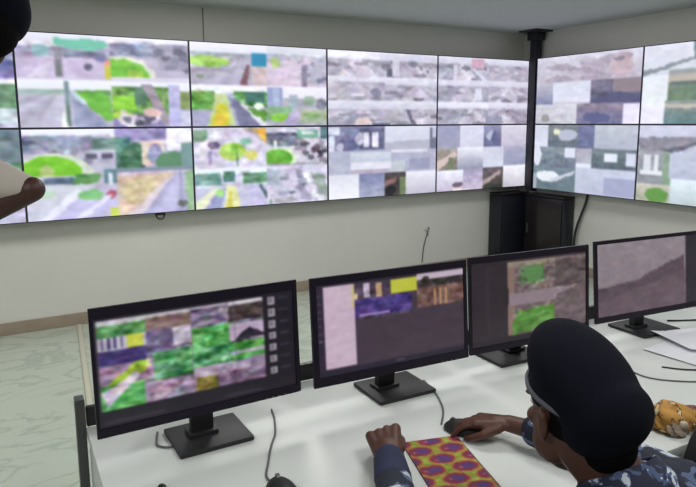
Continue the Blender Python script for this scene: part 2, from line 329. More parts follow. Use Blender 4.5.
def pic_A2t():
    P = Pic(BW, BH)
    P.cell(0, 0, .53, .5).r(0, 0, 1, 1, (172, 168, 186)).g(0, 0, 1, .24, (240, 236, 250), (222, 226, 240)).r(0, .24, .75, .36, (160, 172, 180)).e(.25, .45, .28, .13, (152, 198, 90)).n(0, .25, .7, .6, 15, 3).p([(.1, 1), (.6, .4), (.74, .4), (.66, 1)], (182, 178, 200)).r(0, .62, .5, .68, (140, 142, 160), .5)
    P.r(.8, .5, 1, 1, (200, 184, 188)).p([(.72, .5), (.78, .5), (.74, 1), (.66, 1)], (128, 92, 104)).e(.12, .8, .05, .06, (120, 130, 120)).rad(.68, .3, 10, 9).n(0, .3, 1, 1, 7, 3).r(.8, .2, 1, .54, (48, 138, 178))
    P.cell(.53, 0, 1, .5).r(0, 0, 1, 1, (204, 190, 212)).g(0, 0, 1, .2, (226, 224, 240), (206, 212, 222)).r(0, .2, 1, .38, (176, 178, 196)).n(0, .18, 1, .42, 18, 2).p([(.05, 1), (.3, .35), (.5, .35), (.55, 1)], (216, 200, 220)).r(.58, .45, .66, 1, (140, 132, 152)).r(.68, .4, 1, .9, (178, 176, 196)).e(.14, .42, .08, .12, (170, 190, 120)).dots(.6, .4, 1, .9, 5, (120, 120, 150), .04).n(0, .3, 1, 1, 8, 3)
    P.cell(0, .5, .53, 1).r(0, 0, 1, 1, (164, 164, 196)).g(0, 0, 1, .2, (240, 240, 250), (232, 236, 240)).r(0, .16, .3, .58, (104, 164, 74)).r(.55, .14, 1, .5, (92, 150, 84)).n(0, .1, 1, .6, 24, 3).r(.7, .14, .98, .4, (62, 110, 100)).p([(.32, .2), (.46, .2), (.56, 1), (.2, 1)], (190, 204, 150)).p([(.33, .45), (.44, .45), (.5, 1), (.24, 1)], (206, 200, 60)).e(.37, .85, .07, .2, (220, 180, 60), .7)
    P.p([(.5, .3), (.6, .35), (.95, 1), (.62, 1)], (122, 124, 156)).p([(.6, .4), (.75, .5), (1, .85), (1, 1), (.92, 1)], (214, 216, 226)).e(.88, .5, .07, .08, (224, 240, 220)).p([(.7, .55), (1, .6), (1, .9)], (96, 152, 60)).n(0, .2, 1, 1, 9, 3)
    P.cell(.53, .5, 1, 1).r(0, 0, 1, 1, (176, 174, 190)).g(0, 0, 1, .3, (238, 236, 250), (228, 226, 242)).r(0, .02, .26, .55, (150, 160, 200)).r(.1, .05, .2, .55, (170, 180, 214)).r(.36, .2, .5, .6, (164, 178, 194)).e(.7, .35, .1, .12, (150, 178, 158)).e(.9, .45, .09, .16, (120, 122, 140)).r(0, .5, .4, .85, (130, 172, 132)).e(.22, .78, .16, .12, (134, 198, 74)).r(.5, .6, 1, .9, (164, 176, 150)).p([(.22, 1), (.42, .6), (.55, .62), (.5, 1)], (180, 170, 206)).e(.72, .72, .14, .08, (120, 170, 90), .6).n(0, .3, 1, 1, 11, 3)
    return P.done()
def pic_A2b():
    P = Pic(BW, BH)
    P.cell(0, 0, .52, .5).r(0, 0, 1, 1, (208, 204, 226)).r(0, .05, .2, .35, (130, 158, 136)).p([(0, .6), (.3, .1), (.4, .1), (.1, .8)], (232, 228, 240)).p([(.65, 0), (1, 0), (1, .4), (.8, .2)], (176, 170, 160)).p([(.82, .05), (1, 0), (1, .42)], (228, 176, 64)).e(.27, .45, .08, .1, (122, 108, 140)).e(.53, .6, .18, .22, (172, 204, 96)).e(.78, .7, .1, .12, (206, 206, 110)).r(.5, .4, .6, .7, (134, 190, 70)).r(.57, .66, .6, .98, (70, 100, 90)).e(.7, .35, .08, .1, (140, 186, 168)).r(.2, .6, .24, .9, (130, 120, 160), .6).n(0, 0, 1, 1, 15, 3)
    P.cell(0, .5, .52, 1).r(0, 0, 1, 1, (196, 196, 222)).g(0, 0, 1, .14, (234, 234, 246), (220, 240, 236)).r(0, .12, .35, .42, (114, 156, 150)).r(.38, .1, .55, .36, (72, 122, 110)).r(.66, .14, 1, .4, (100, 146, 116)).n(0, .08, 1, .46, 20, 3).p([(.12, 1), (.38, .5), (.42, .5), (.34, 1)], (150, 154, 196)).p([(.0, .8), (.25, .5), (.34, .5), (.1, 1), (0, 1)], (222, 226, 196)).p([(.42, .44), (.56, .44), (.62, 1), (.4, 1)], (222, 226, 166)).p([(.44, .6), (.5, .6), (.5, 1), (.42, 1)], (204, 196, 90)).p([(.7, .5), (.85, .5), (1, .95), (.75, 1)], (196, 192, 226)).p([(.88, .45), (.93, .42), (1, .7), (.98, .8)], (84, 110, 120)).e(.34, .62, .05, .09, (150, 210, 120)).n(0, .3, 1, 1, 9, 3)
    P.cell(.52, 0, 1, .5).r(0, 0, 1, 1, (204, 200, 216)).r(0, .15, .5, .5, (112, 116, 136)).n(0, .05, .6, .5, 22, 3).r(.5, .08, .85, .3, (112, 176, 148)).r(.56, .12, .78, .22, (200, 210, 214)).r(.88, .0, 1, .32, (84, 118, 124)).e(.2, .8, .27, .28, (206, 226, 190)).e(.18, .8, .22, .24, (104, 176, 60)).r(.12, .35, .16, .6, (220, 226, 230)).dots(.5, .35, 1, .95, 14, (100, 96, 116), .05).e(.8, .6, .07, .08, (96, 76, 88)).r(0, .94, 1, 1, (160, 164, 170)).n(0, 0, 1, 1, 14, 3)
    P.cell(.52, .5, 1, 1).r(0, 0, 1, 1, (204, 200, 222)).r(.0, .1, .25, .5, (180, 190, 206)).p([(.7, .2), (.95, .3), (1, .9), (.85, .8)], (148, 160, 156)).p([(.45, .1), (.55, .05), (.6, .6), (.8, 1), (.55, .9)], (166, 160, 190)).p([(.55, .2), (.66, .25), (.85, .85), (.98, 1), (.85, 1)], (234, 230, 244)).dots(.1, .2, .6, .8, 9, (136, 140, 160), .04).e(.3, .9, .2, .08, (170, 170, 176)).r(.02, .85, .06, 1, (120, 150, 130)).n(0, 0, 1, 1, 13, 3)
    return P.done()
def pic_A3t():
    P = Pic(BW, BH)
    for i in range(3):
        for j in range(2): haze(P, (j*.5+(.05 if j and i == 0 else 0), i/3, j*.5+.55, (i+1)/3), (176, 170, 186) if (i+j) % 2 else (168, 166, 184), .34 if i != 1 or j else .25)
    P.cell(0, 0, 1, 1).r(.52, .22, .58, .34, (92, 92, 112)).r(.57, .05, .63, .33, (206, 204, 222)).r(0, 0, .45, .1, (232, 232, 246)).p([(.28, .2), (.33, .2), (.38, .36), (.24, .36)], (206, 198, 216))
    P.e(.76, .14, .05, .04, (130, 128, 144)).e(.84, .2, .012, .02, (110, 108, 128)).e(.9, .24, .014, .02, (110, 110, 128)).r(.2, .57, .32, .6, (226, 226, 238)).e(.42, .55, .05, .06, (134, 134, 160))
    P.p([(.26, .88), (.34, .88), (.4, .99), (.24, .99)], (216, 196, 196)).p([(.1, 1), (.2, .86), (.28, .86), (.22, 1)], (146, 146, 168)).p([(.7, .78), (.73, .78), (.8, 1), (.75, 1)], (104, 104, 124)).r(.38, .97, .55, 1, (90, 92, 120)).n(0, 0, 1, 1, 6, 3)
    return P.done()
def pic_A3b():
    P = Pic(BW, BH, (190, 190, 208))
    P.cell(0, 0, .5, .34).r(0, 0, 1, 1, (124, 124, 158)).r(0, .05, .2, .35, (206, 212, 228)).r(.02, .4, .12, 1, (216, 222, 240)).e(.35, .7, .18, .35, (104, 106, 146)).e(.2, .85, .07, .2, (196, 198, 220)).r(.55, .1, .98, .95, (96, 96, 128)).r(.62, .25, .72, .85, (224, 226, 244)).r(.77, .25, .88, .85, (228, 228, 246)).e(.55, .5, .08, .25, (184, 182, 204)).n(0, 0, 1, 1, 13, 3)
    P.cell(.5, 0, 1, .34).g(0, 0, 1, 1, (214, 218, 234), (200, 202, 220)).p([(0, .7), (1, .55), (1, 1), (0, 1)], (178, 178, 196)).r(.86, .1, 1, 1, (110, 112, 136)).r(.92, .1, 1, .5, (190, 190, 214))
    P.cell(0, .34, .56, .66).r(0, 0, 1, 1, (176, 180, 202)).g(.34, .1, 1, .6, (206, 210, 226), (184, 194, 210)).r(.34, .5, 1, .82, (222, 222, 238)).r(.38, .82, .95, 1, (178, 168, 186)).n(0, 0, 1, 1, 5, 4)
    P.cell(.56, .34, 1, .66).r(0, 0, 1, 1, (176, 178, 200)).r(0, .5, .3, 1, (190, 196, 206)).r(.4, .4, .85, .9, (154, 156, 184)).r(0, 0, .8, .12, (216, 214, 230)).n(0, 0, 1, 1, 5, 4)
    P.cell(0, .66, 1, 1).g(0, 0, .27, 1, (214, 216, 230), (238, 240, 248)).g(.27, .0, .5, 1, (124, 130, 170), (160, 164, 188)).r(.5, 0, .7, 1, (64, 56, 58)).p([(.5, .35), (.62, .2), (.6, .45), (.5, .6)], (142, 106, 104)).e(.56, .8, .05, .2, (24, 20, 28)).r(.64, .2, .7, 1, (108, 124, 86)).g(.7, 0, 1, 1, (232, 234, 246), (186, 182, 200)).n(.27, 0, .72, 1, 7, 3)
    return P.done()
def pic_A4t():
    P = Pic(BW, BH)
    for i in range(3):
        for j in range(2): haze(P, (j*.54, i/3, j*.46+.54, (i+1)/3), (178, 170, 190) if j else (166, 166, 184), .3)
    P.cell(0, 0, 1, 1).r(.35, .02, .48, .16, (204, 166, 188)).r(.16, .12, .2, .36, (206, 204, 222)).p([(.36, .18), (.4, .17), (.52, .33), (.46, .33)], (206, 208, 226)).p([(.4, .45), (.46, .45), (.48, .64), (.38, .64)], (212, 214, 232)).r(.0, .34, .55, .4, (216, 214, 232)).r(0, .66, .55, .74, (226, 226, 242)).r(.52, .88, .7, 1, (148, 150, 174)).n(0, 0, 1, 1, 5, 3)
    return P.done()
def pic_A4b():
    P = Pic(BW, BH); c = lambda a, b, d, e_, x, y, f=4: grad(P, (a, b, d, e_), x, y, f)
    c(0, 0, .24, .36, (150, 152, 184), (158, 158, 182)); c(.24, 0, .5, .34, (214, 216, 236), (206, 206, 226)); c(.5, 0, .7, .34, (142, 142, 172), (96, 98, 136), 9); c(.7, 0, 1, .34, (218, 214, 230), (192, 186, 206))
    P.cell(.5, 0, .7, .34).e(.4, .5, .25, .2, (180, 184, 210)).e(.6, .55, .15, .3, (92, 96, 136))
    c(0, .36, .22, .68, (156, 146, 138), (112, 108, 98), 10); P.cell(0, .36, .22, .68).p([(0, .6), (.9, .1), (.95, .3), (.1, .95), (0, 1)], (206, 186, 184)).r(.55, .4, .8, 1, (110, 120, 92))
    c(.22, .34, .5, .68, (236, 238, 248), (140, 142, 164)); c(.5, .34, .73, .66, (204, 204, 224), (206, 212, 228)); c(.73, .34, 1, .64, (172, 170, 196), (150, 154, 180))
    c(0, .68, .28, 1, (234, 236, 250), (190, 180, 204), 6); c(.28, .68, .5, 1, (164, 158, 190), (196, 184, 204), 9); P.cell(0, .68, .5, 1).e(.45, .7, .12, .12, (112, 92, 112)).r(.35, .85, .55, .98, (236, 220, 220))
    c(.5, .66, .73, 1, (110, 96, 104), (54, 56, 46), 9); P.cell(.5, .66, .73, 1).p([(0, .6), (.9, .15), (.9, .35), (0, .85)], (168, 150, 150)); c(.73, .64, 1, .98, (244, 244, 252), (196, 192, 204))
    return P.done()
def pic_B1t():
    P = Pic(BW, BH, (198, 194, 208)); P.cell(0, 0, 1, .4).g(0, 0, 1, 1, (214, 212, 228), (184, 178, 192)).dots(.2, .2, .9, .9, 26, (168, 158, 176), .07, 1.4, 10).e(.82, .5, .1, .35, (196, 176, 186)).e(.8, .3, .05, .08, (140, 134, 150)).n(0, 0, 1, 1, 7, 3)
    c = lambda a, b, d, e_, x, y, f=4: grad(P, (a, b, d, e_), x, y, f)
    c(0, .4, .18, .7, (190, 188, 204), (124, 128, 162), 6); c(.18, .38, .56, .68, (208, 212, 228), (218, 220, 238)); c(.56, .38, 1, .72, (122, 116, 138), (76, 76, 104), 10)
    P.cell(.56, .38, 1, .72).r(.45, 0, 1, .55, (140, 128, 138)).p([(0, .85), (.5, .5), (1, .7), (1, 1), (0, 1)], (82, 82, 118))
    c(0, .7, .43, 1, (206, 206, 220), (192, 192, 202), 8); P.cell(0, .7, .43, 1).e(.25, .7, .1, .2, (150, 150, 150)); c(.43, .7, .86, 1, (142, 130, 148), (108, 110, 146), 9); P.cell(.43, .7, .86, 1).e(.45, .7, .3, .25, (88, 92, 134)); c(.86, .72, 1, 1, (226, 222, 244), (232, 226, 244))
    return P.done()
def pic_B1b():
    P = Pic(BW, BH, (150, 160, 170)); c = lambda a, b, d, e_, x, y, f=4: grad(P, (a, b, d, e_), x, y, f)
    c(0, 0, .15, .34, (204, 210, 226), (216, 218, 236)); c(.15, 0, .46, .34, (120, 130, 134), (98, 110, 122), 9); P.cell(.15, 0, .46, .34).e(.3, .3, .12, .12, (226, 228, 196)).e(.65, .45, .3, .25, (180, 184, 204)); c(.46, 0, .62, .34, (112, 118, 154), (96, 102, 140), 6); c(.62, .0, 1, .34, (188, 194, 206), (172, 178, 196))
    c(0, .34, .45, .66, (126, 142, 150), (104, 116, 134), 10); P.cell(0, .34, .45, .66).e(.08, .4, .1, .5, (216, 220, 234)).r(.74, .0, .98, .45, (216, 220, 238)); c(.45, .34, .6, .6, (168, 166, 180), (176, 180, 196))
    c(.6, .34, 1, .7, (108, 122, 128), (82, 96, 110), 8); P.cell(.6, .34, 1, .7).r(.3, .15, .58, .5, (222, 226, 240)).r(.78, .1, .98, .6, (206, 210, 230))
    c(0, .64, .45, 1, (116, 132, 146), (98, 116, 124), 6); P.cell(0, .64, .45, 1).e(.35, .4, .3, .24, (226, 232, 240)).p([(.4, .55), (.9, .15), (1, .1), (1, .2), (.5, .65)], (200, 204, 220)).r(0, .3, .1, 1, (160, 170, 184)); P.cell(0, 0, 1, 1).r(.45, .56, .6, .64, (222, 226, 240))
    c(.45, .62, 1, 1, (194, 200, 220), (182, 188, 210)); P.cell(.45, .62, 1, 1).r(.5, .3, 1, .95, (160, 166, 196))
    return P.done()
def pic_B2t():
    P = Pic(BW, BH, (212, 216, 232)); c = lambda a, b, d, e_, x, y, f=4: grad(P, (a, b, d, e_), x, y, f)
    c(0, 0, 1, .4, (222, 222, 238), (204, 210, 222)); P.cell(0, 0, 1, .4).p([(0, .8), (.42, .42), (.45, .5), (0, .95)], (134, 142, 150)).p([(.36, .0), (1, 0), (1, .7), (.4, .8)], (96, 124, 132)).r(.2, .8, .5, 1, (150, 158, 160))
    c(0, .38, .2, .7, (226, 230, 240), (222, 230, 234)); c(.2, .38, 1, .7, (126, 136, 130), (96, 124, 98), 8); P.cell(.2, .38, 1, .7).r(0, .0, 1, .3, (184, 174, 166)).r(.02, .3, .9, .42, (96, 112, 110))
    c(0, .7, .18, 1, (232, 234, 248), (230, 228, 246)); c(.18, .7, 1, 1, (146, 154, 150), (92, 124, 128), 8); P.cell(.18, .7, 1, 1).p([(.0, .1), (1, .35), (1, .5), (0, .3)], (192, 184, 174))
    return P.done()
def pic_B2b():
    P = Pic(BW, BH, (196, 204, 220)); c = lambda a, b, d, e_, x, y, f=4: grad(P, (a, b, d, e_), x, y, f)
    c(0, 0, 1, .36, (204, 206, 228), (190, 194, 214)); P.cell(0, 0, 1, .36).p([(0, .45), (.45, .4), (.46, .6), (.2, .95), (0, 1)], (140, 138, 152)).p([(.18, .9), (.44, .55), (.48, .6), (.26, 1)], (100, 104, 120)).n(0, .4, .4, 1, 10, 2)
    c(0, .34, .25, .76, (154, 158, 166), (136, 142, 150), 9); P.cell(0, .34, .25, .76).r(.2, .1, .45, .6, (212, 216, 226)).r(.55, .1, .68, .6, (220, 222, 230)).r(.1, .6, .8, .72, (222, 226, 232)); c(.2, .36, .27, 1, (140, 160, 146), (120, 150, 120), 6); c(.25, .36, 1, .68, (192, 198, 218), (182, 188, 210))
    c(0, .76, .28, 1, (196, 196, 184), (170, 172, 156), 8); P.cell(0, .76, .3, 1).e(.55, .6, .3, .4, (96, 148, 70)); c(.27, .68, 1, 1, (224, 236, 246), (186, 200, 206))
    return P.done()
def pic_M1():
    P = Pic(150, 84, (16, 10, 24))
    G, U = (92, 168, 84), (112, 92, 122)
    q = P.cell(.015, .03, .83, .85)
    q.r(0, 0, 1, 1, (124, 118, 130)).n(0, 0, 1, 1, 30, 3)
    q.r(0, 0, .27, .06, (210, 206, 214)).r(0, .06, .27, .2, (74, 140, 74)).n(0, .04, .27, .2, 32, 2).r(0, .2, .27, .34, (196, 190, 204))
    for i in range(5): q.r(.02+i*.035, .2, .034+i*.035, .33, (54, 44, 100))
    q.r(.16, .2, .25, .34, (206, 214, 70)).r(0, .34, .28, .5, (58, 44, 110)).n(0, .32, .28, .52, 16, 2).r(0, .5, .3, .72, (148, 120, 150)).p([(.05, .7), (.2, .5), (.28, .5), (.24, .62), (.1, .85)], (150, 184, 40)).r(0, .72, .24, 1, (84, 168, 84)).p([(0, .8), (.2, .6), (.22, .66), (.04, .95)], (208, 196, 214)).n(0, .5, .3, 1, 28, 2)
    q.r(.27, .0, .53, .05, (200, 190, 200)).r(.27, .05, .53, .2, (126, 100, 94)).r(.27, .2, .42, .5, (112, 98, 134)).r(.42, .2, .53, .4, (206, 188, 210)).n(.27, .04, .53, .5, 20, 2)
    q.r(.3, .44, .53, .78, (90, 158, 104)).r(.24, .76, .55, 1, (172, 148, 174)).n(.26, .44, .55, 1, 34, 2)
    q.r(.53, 0, .76, .04, (200, 194, 206)).r(.53, .04, .76, .25, (134, 116, 146)).r(.53, .26, .78, .5, (96, 176, 92)).r(.53, .5, .78, .72, (90, 162, 110)).n(.53, .04, .78, .74, 34, 2).r(.55, .82, .68, 1, (126, 122, 40)).r(.53, .72, 1, .84, (178, 160, 186)).r(.68, .84, 1, 1, (122, 96, 128)).n(.53, .72, 1, 1, 26, 2)
    q.r(.77, 0, 1, .05, (222, 214, 224)).r(.77, .06, 1, .24, (66, 50, 52)).n(.77, .06, 1, .26, 16, 2).r(.77, .28, 1, .48, (190, 172, 196)).p([(.79, .48), (.9, .34), (1, .44), (1, .48)], (34, 26, 44)).r(.77, .5, 1, .72, (84, 166, 74)).r(.77, .6, 1, .64, (196, 186, 200)).n(.77, .48, 1, .74, 32, 2).r(.9, .7, 1, .85, (150, 130, 156))
    q.n(0, 0, 1, 1, 12)
    for i in range(4): q.r(.267*i-.002, 0, .267*i+.003, 1, (120, 110, 120), .6)
    q = P.cell(.85, .02, .99, .9)
    for i in range(7): q.r(.02, .03+i*.135, .3, .12+i*.135, (168, 160, 170)).r(.06, .05+i*.135, .2, .1+i*.135, (120, 112, 124)).r(.45, .05+i*.135, .85, .07+i*.135, (52, 46, 66))
    P.cell(0, 0, 1, 1).r(.0, .9, 1, 1, (22, 14, 28)).r(.02, .945, .3, .96, (52, 46, 60)).r(.6, .945, .8, .96, (48, 44, 60))
    return P.done()
def pic_M2():
    P = Pic(150, 84, (66, 52, 66))
    P.cell(0, 0, 1, 1).r(0, 0, 1, .04, (30, 18, 40)).r(0, 0, .045, 1, (40, 28, 50)).r(.045, .04, .24, .92, (214, 190, 210)).r(0, .93, 1, 1, (30, 22, 44)).r(.22, .05, .26, .3, (214, 196, 150))
    P.n(.05, .05, .24, .9, 3, 3)
    for i in range(7): P.r(.008, .12+i*.08, .034, .135+i*.08, (110, 90, 110))
    P.r(.24, .04, .62, .14, (64, 50, 70)).r(.3, .05, .34, .2, (206, 190, 214)).r(.38, .06, .42, .22, (190, 160, 120)).r(.24, .22, .62, .42, (70, 50, 128)).n(.24, .1, .62, .44, 18, 3).r(.48, .05, .66, .2, (200, 204, 62)).r(.27, .38, .47, .41, (170, 140, 190))
    P.r(.66, .02, 1, .12, (206, 188, 206)).r(.66, .12, 1, .4, (116, 84, 78)).r(.66, .1, 1, .18, (56, 50, 50)).e(.72, .12, .035, .06, (50, 44, 40)).n(.66, .1, 1, .42, 20, 3)
    for x in (.78, .82, .86): P.r(x, .22, x+.015, .4, (200, 150, 110))
    P.r(.5, .95, .56, .962, (120, 110, 130))
    return P.done()
def pic_M3():
    P = Pic(120, 84, (46, 32, 42))
    P.cell(0, 0, 1, 1).r(0, 0, .3, 1, (40, 28, 38)).r(.13, .05, .14, .9, (62, 48, 60)).r(.3, .04, 1, .92, (124, 106, 108)).n(.3, .04, 1, .9, 14, 3)
    P.r(.3, .04, .36, .92, (140, 116, 106)).r(.3, .04, .72, .1, (150, 140, 124)).r(.4, .1, .62, .32, (98, 122, 84)).n(.36, .06, .66, .4, 20, 3).e(.52, .2, .09, .1, (92, 140, 80)).r(.3, .42, 1, .56, (148, 130, 140)).p([(.72, .5), (1, .4), (1, .9), (.72, .9)], (110, 94, 98)).r(.72, .08, 1, .4, (92, 78, 80)).n(.7, .06, 1, .9, 10, 3)
    P.p([(.34, .78), (.38, .64), (.7, .6), (.72, .84), (.34, .92)], (88, 142, 56)).n(.34, .6, .72, .9, 16, 3).r(0, .93, 1, 1, (26, 18, 30)).r(.27, .35, .31, .55, (34, 22, 30))
    return P.done()
def pic_M4():
    P = Pic(120, 68, (142, 128, 136))
    P.cell(0, 0, 1, 1).g(0, 0, .86, 1, (150, 138, 146), (136, 122, 130)).p([(0, .62), (.35, .55), (.84, .28), (.86, 1), (0, 1)], (92, 74, 86)).p([(0, .8), (.84, .5), (.86, 1), (0, 1)], (104, 86, 96)).p([(0, .6), (.08, .6), (.1, .66), (0, .68)], (80, 64, 74)).n(0, 0, .86, 1, 4, 4).r(.86, 0, 1, 1, (34, 26, 38))
    return P.done()
def pic_wax():
    P = Pic(72, 96, (136, 150, 46))
    P.n(0, 0, 1, 1, 14, 4)
    for r_ in range(7):
        for c_ in range(3):
            x = .12+c_*.56+(.28 if r_ % 2 else 0)-.2; y = .05+r_*.175
            P.e(x, y, .235, .098, (176, 92, 52)).e(x, y, .20, .082, (118, 34, 62)).e(x+.02, y, .12, .045, (80, 44, 112)).e(x-.09, y+.01, .04, .014, (170, 84, 100))
    return P.done()
def picmesh(name, P, o, u, v, m, parent, is_local=False):
    """grid surface from top-left corner o, right vector u, down vector v"""
    W, H = P.W, P.H; o, u, v = np.array(o, float), np.array(u, float), np.array(v, float)
    s, t = np.meshgrid(np.linspace(0, 1, W), np.linspace(0, 1, H))
    co = o+s[..., None]*u+t[..., None]*v
    i = np.arange(W*H).reshape(H, W); f = np.stack([i[:-1, :-1], i[1:, :-1], i[1:, 1:], i[:-1, 1:]], -1).reshape(-1, 4)
    me = bpy.data.meshes.new(name); me.from_pydata(co.reshape(-1, 3).tolist(), [], f.tolist())
    a = np.clip(P.a/255, 0, 1); a = np.where(a <= .04045, a/12.92, ((a+.055)/1.055)**2.4)
    at = me.color_attributes.new('Col', 'FLOAT_COLOR', 'POINT')
    at.data.foreach_set('color', np.concatenate([a, np.ones((H, W, 1))], -1).astype(np.float32).ravel())
    me.materials.append(m); ob = bpy.data.objects.new(name, me); COL.objects.link(ob); ob.parent = parent
    if parent and not is_local: ob.matrix_parent_inverse = Matrix.LocRotScale(parent.location, parent.rotation_euler, None).inverted()
    return ob

# ---------------------------------------------------------------- camera (phone held at standing eye level by the desk end)
CAMZ = 1.54; FPX = 637.0
pit = .152; yaw = 1.0475; roll = -.0048
fw = V((math.cos(yaw)*math.cos(pit), math.sin(yaw)*math.cos(pit), -math.sin(pit)))
cd = bpy.data.cameras.new('camera'); cam = bpy.data.objects.new('camera', cd); COL.objects.link(cam)
cam.location = (0, 0, CAMZ); cam.rotation_euler = (fw.to_track_quat('-Z', 'Y').to_matrix() @ Matrix.Rotation(roll, 3, 'Z')).to_euler()
cd.sensor_width = 36; cd.sensor_fit = 'HORIZONTAL'; cd.lens = FPX*36/696; cd.clip_start = .05; cd.shift_y = -(243.5-219.1)/696
SC.camera = cam

# ---------------------------------------------------------------- room
WA, WB, CZ = 5.15, 5.16, 2.45          # far wall, right-hand wall, ceiling
X0, Y0 = -3.2, -2.8
b = bmesh.new(); bx(b, ((X0+WB)/2, WA+.06, CZ/2), (WB-X0+.24, .12, CZ)); struct('wall_left', b, M['wall'], smooth=False)
b = bmesh.new(); bx(b, (WB+.06, (Y0+WA)/2, CZ/2), (.12, WA-Y0, CZ)); struct('wall_right', b, M['wall'], smooth=False)
b = bmesh.new(); bx(b, (X0-.06, (Y0+WA)/2, CZ/2), (.12, WA-Y0, CZ)); struct('wall_back', b, M['wall'], smooth=False)
b = bmesh.new(); bx(b, ((X0+WB)/2, Y0-.06, CZ/2), (WB-X0+.24, .12, CZ)); struct('wall_front', b, M['wall'], smooth=False)
b = bmesh.new(); bx(b, ((X0+WB)/2, (Y0+WA)/2, -.05), (WB-X0+.24, WA-Y0+.24, .1)); struct('floor', b, M['floor'], smooth=False)
b = bmesh.new(); bx(b, ((X0+WB)/2, (Y0+WA)/2, CZ+.05), (WB-X0+.24, WA-Y0+.24, .1)); struct('ceiling', b, M['ceil'], smooth=False)
b = bmesh.new(); bx(b, ((X0+WB)/2, WA-.006, .047), (WB-X0, .012, .094), bev=.002); struct('baseboard_left', b, M['skirt'])
b = bmesh.new(); bx(b, (WB-.006, (Y0+WA)/2, .047), (.012, WA-Y0-.03, .094), bev=.002); struct('baseboard_right', b, M['skirt'])
b = bmesh.new(); bx(b, (1.64, WA-.002, 2.31), (.006, .004, .27)); struct('trim_1', b, M['grey'])
# cable cover across the floor between the skirting and the desk end
b = bmesh.new(); p0, p1 = V((.565, 5.12, .006)), V((.262, 1.90, .006)); d = p1-p0
bx(b, (p0+p1)/2, (.03, d.length, .012), math.atan2(d.y, d.x)-PI/2, bev=.003)
tag(obj('floor_cable_cover', b, M['conduit']), 'thin pale cable cover running over the marble floor to the desk end', 'cable cover')
# dark round fitting at the top of the picture
b = bmesh.new(); cyl(b, (1.66, 4.60, CZ-.012), (1.66, 4.60, CZ), .055, .06, 28)
t = tag(obj('ceiling_spotlight', b, M['spot']), 'small dark round spotlight fitting in the pale ceiling above the video wall', 'spotlight')

# ---------------------------------------------------------------- video wall
PW, PH = 1.213, .665; ZT = 2.167
def video_panel(label, corner, u, nrm, pic, group):
    # corner: upper left front corner; u: unit vector to the right; nrm: unit vector out of the wall
    u, nrm = V(u), V(nrm); o = V(corner); dn = V((0, 0, -1))
    base = o+u*PW/2+dn*PH
    rt_ = thing('video_wall_panel', label, 'screen', base, 0, group)
    D = .078; g = .0007
    c = o+u*PW/2+dn*PH/2-nrm*(D/2+.004)
    b = bmesh.new(); sx = PW-2*g; R = Matrix((u, -nrm, -dn)).transposed()
    bx(b, c, (sx, D-.008, PH-2*g), rot=R, bev=.002); obj('housing', b, M['vbezel'], rt_)
    b = bmesh.new(); w = .0075
    for (a0, a1, z0, z1) in ((g, PW-g, g, w), (g, PW-g, PH-w, PH-g), (g, w, w, PH-w), (PW-w, PW-g, w, PH-w)):
        cc = o+u*(a0+a1)/2+dn*(z0+z1)/2-nrm*.003; bx(b, cc, (a1-a0, .006, z1-z0), rot=R)
    obj('bezel', b, M['vbezel'], rt_)
    oo = o+u*w+dn*w-nrm*.0035
    picmesh('screen', pic, oo, u*(PW-2*w), dn*(PH-2*w), M['vscreen'], rt_)
    return rt_
XA = .261
GA, GB = 'video wall screens on the left wall', 'video wall screens on the right wall'
A = [(-1, 0, pic_A0t, 'upper video wall screen behind the standing person, at the left end of the wall'),
     (0, 0, pic_A1t, 'upper video wall screen with green roundabout and teal roof feeds, just right of standing person\'s beret'),
     (1, 0, pic_A2t, 'upper video wall screen with the bright blue road sign and yellow median feeds'),
     (2, 0, pic_A3t, 'upper video wall screen of six hazy grey road feeds, left of the pair'),
     (3, 0, pic_A4t, 'upper hazy grey video wall screen with a pink spot, next to the dark room corner'),
     (-1, 1, pic_A0b, 'lower video wall screen mostly hidden behind the standing person\'s light sleeve'),
     (0, 1, pic_A1b, 'lower video wall screen with large lime green mound and a road beside a brown field'),
     (1, 1, pic_A2b, 'lower video wall screen with orange corner patch and green bush at a white junction'),
     (2, 1, pic_A3b, 'lower video wall screen with two bright white windows in a dark feed'),
     (3, 1, pic_A4b, 'lower video wall screen of pale blank feeds beside the corner, above the black cabinet')]
for i, j, f, lab in A: video_panel(lab, (XA+i*PW, 5.01, ZT-j*PH), (1, 0, 0), (0, -1, 0), f(), GA)
Bp = [(0, 0, pic_B1t, 'upper screen on the right wall nearest the corner, with a wide dark blue feed'),
      (1, 0, pic_B2t, 'upper screen at the right edge of the photo with dark green and cream feeds'),
      (0, 1, pic_B1b, 'lower screen on the right wall nearest the corner, with a white oval in a dark feed'),
      (1, 1, pic_B2b, 'lower screen at the right edge of the photo with a green bush and grey overpass')]
for i, j, f, lab in Bp: video_panel(lab, (5.009, 4.805-i*PW, ZT-j*PH), (0, -1, 0), (-1, 0, 0), f(), GB)

# corner trunking and its ceiling plate
t = thing('cable_trunking', 'dark vertical cable trunking in the room corner between the two video walls', 'trunking', (5.09, 4.91, .8))
b = bmesh.new(); bx(b, (5.085, 4.90, 1.622), (.085, .085, 1.646), bev=.004); obj('duct', b, M['trunk'], t)
b = bmesh.new(); bx(b, (5.03, 4.86, CZ-.008), (.24, .24, .016), bev=.003); bx(b, (5.07, 4.89, CZ-.05), (.13, .13, .09), bev=.01); obj('ceiling_plate', b, M['trunk'], t)
# small cable stub below the first column
b = bmesh.new(); bx(b, (1.20, 5.05, .828), (.07, .03, .02), bev=.004); tube(b, [(1.17, 5.05, .83), (1.18, 5.04, .795), (1.22, 5.04, .79), (1.24, 5.05, .83)], .006)
tag(obj('cable_clip', b, M['cable']), 'small black cable clip hanging under the left part of the video wall', 'cable clip')
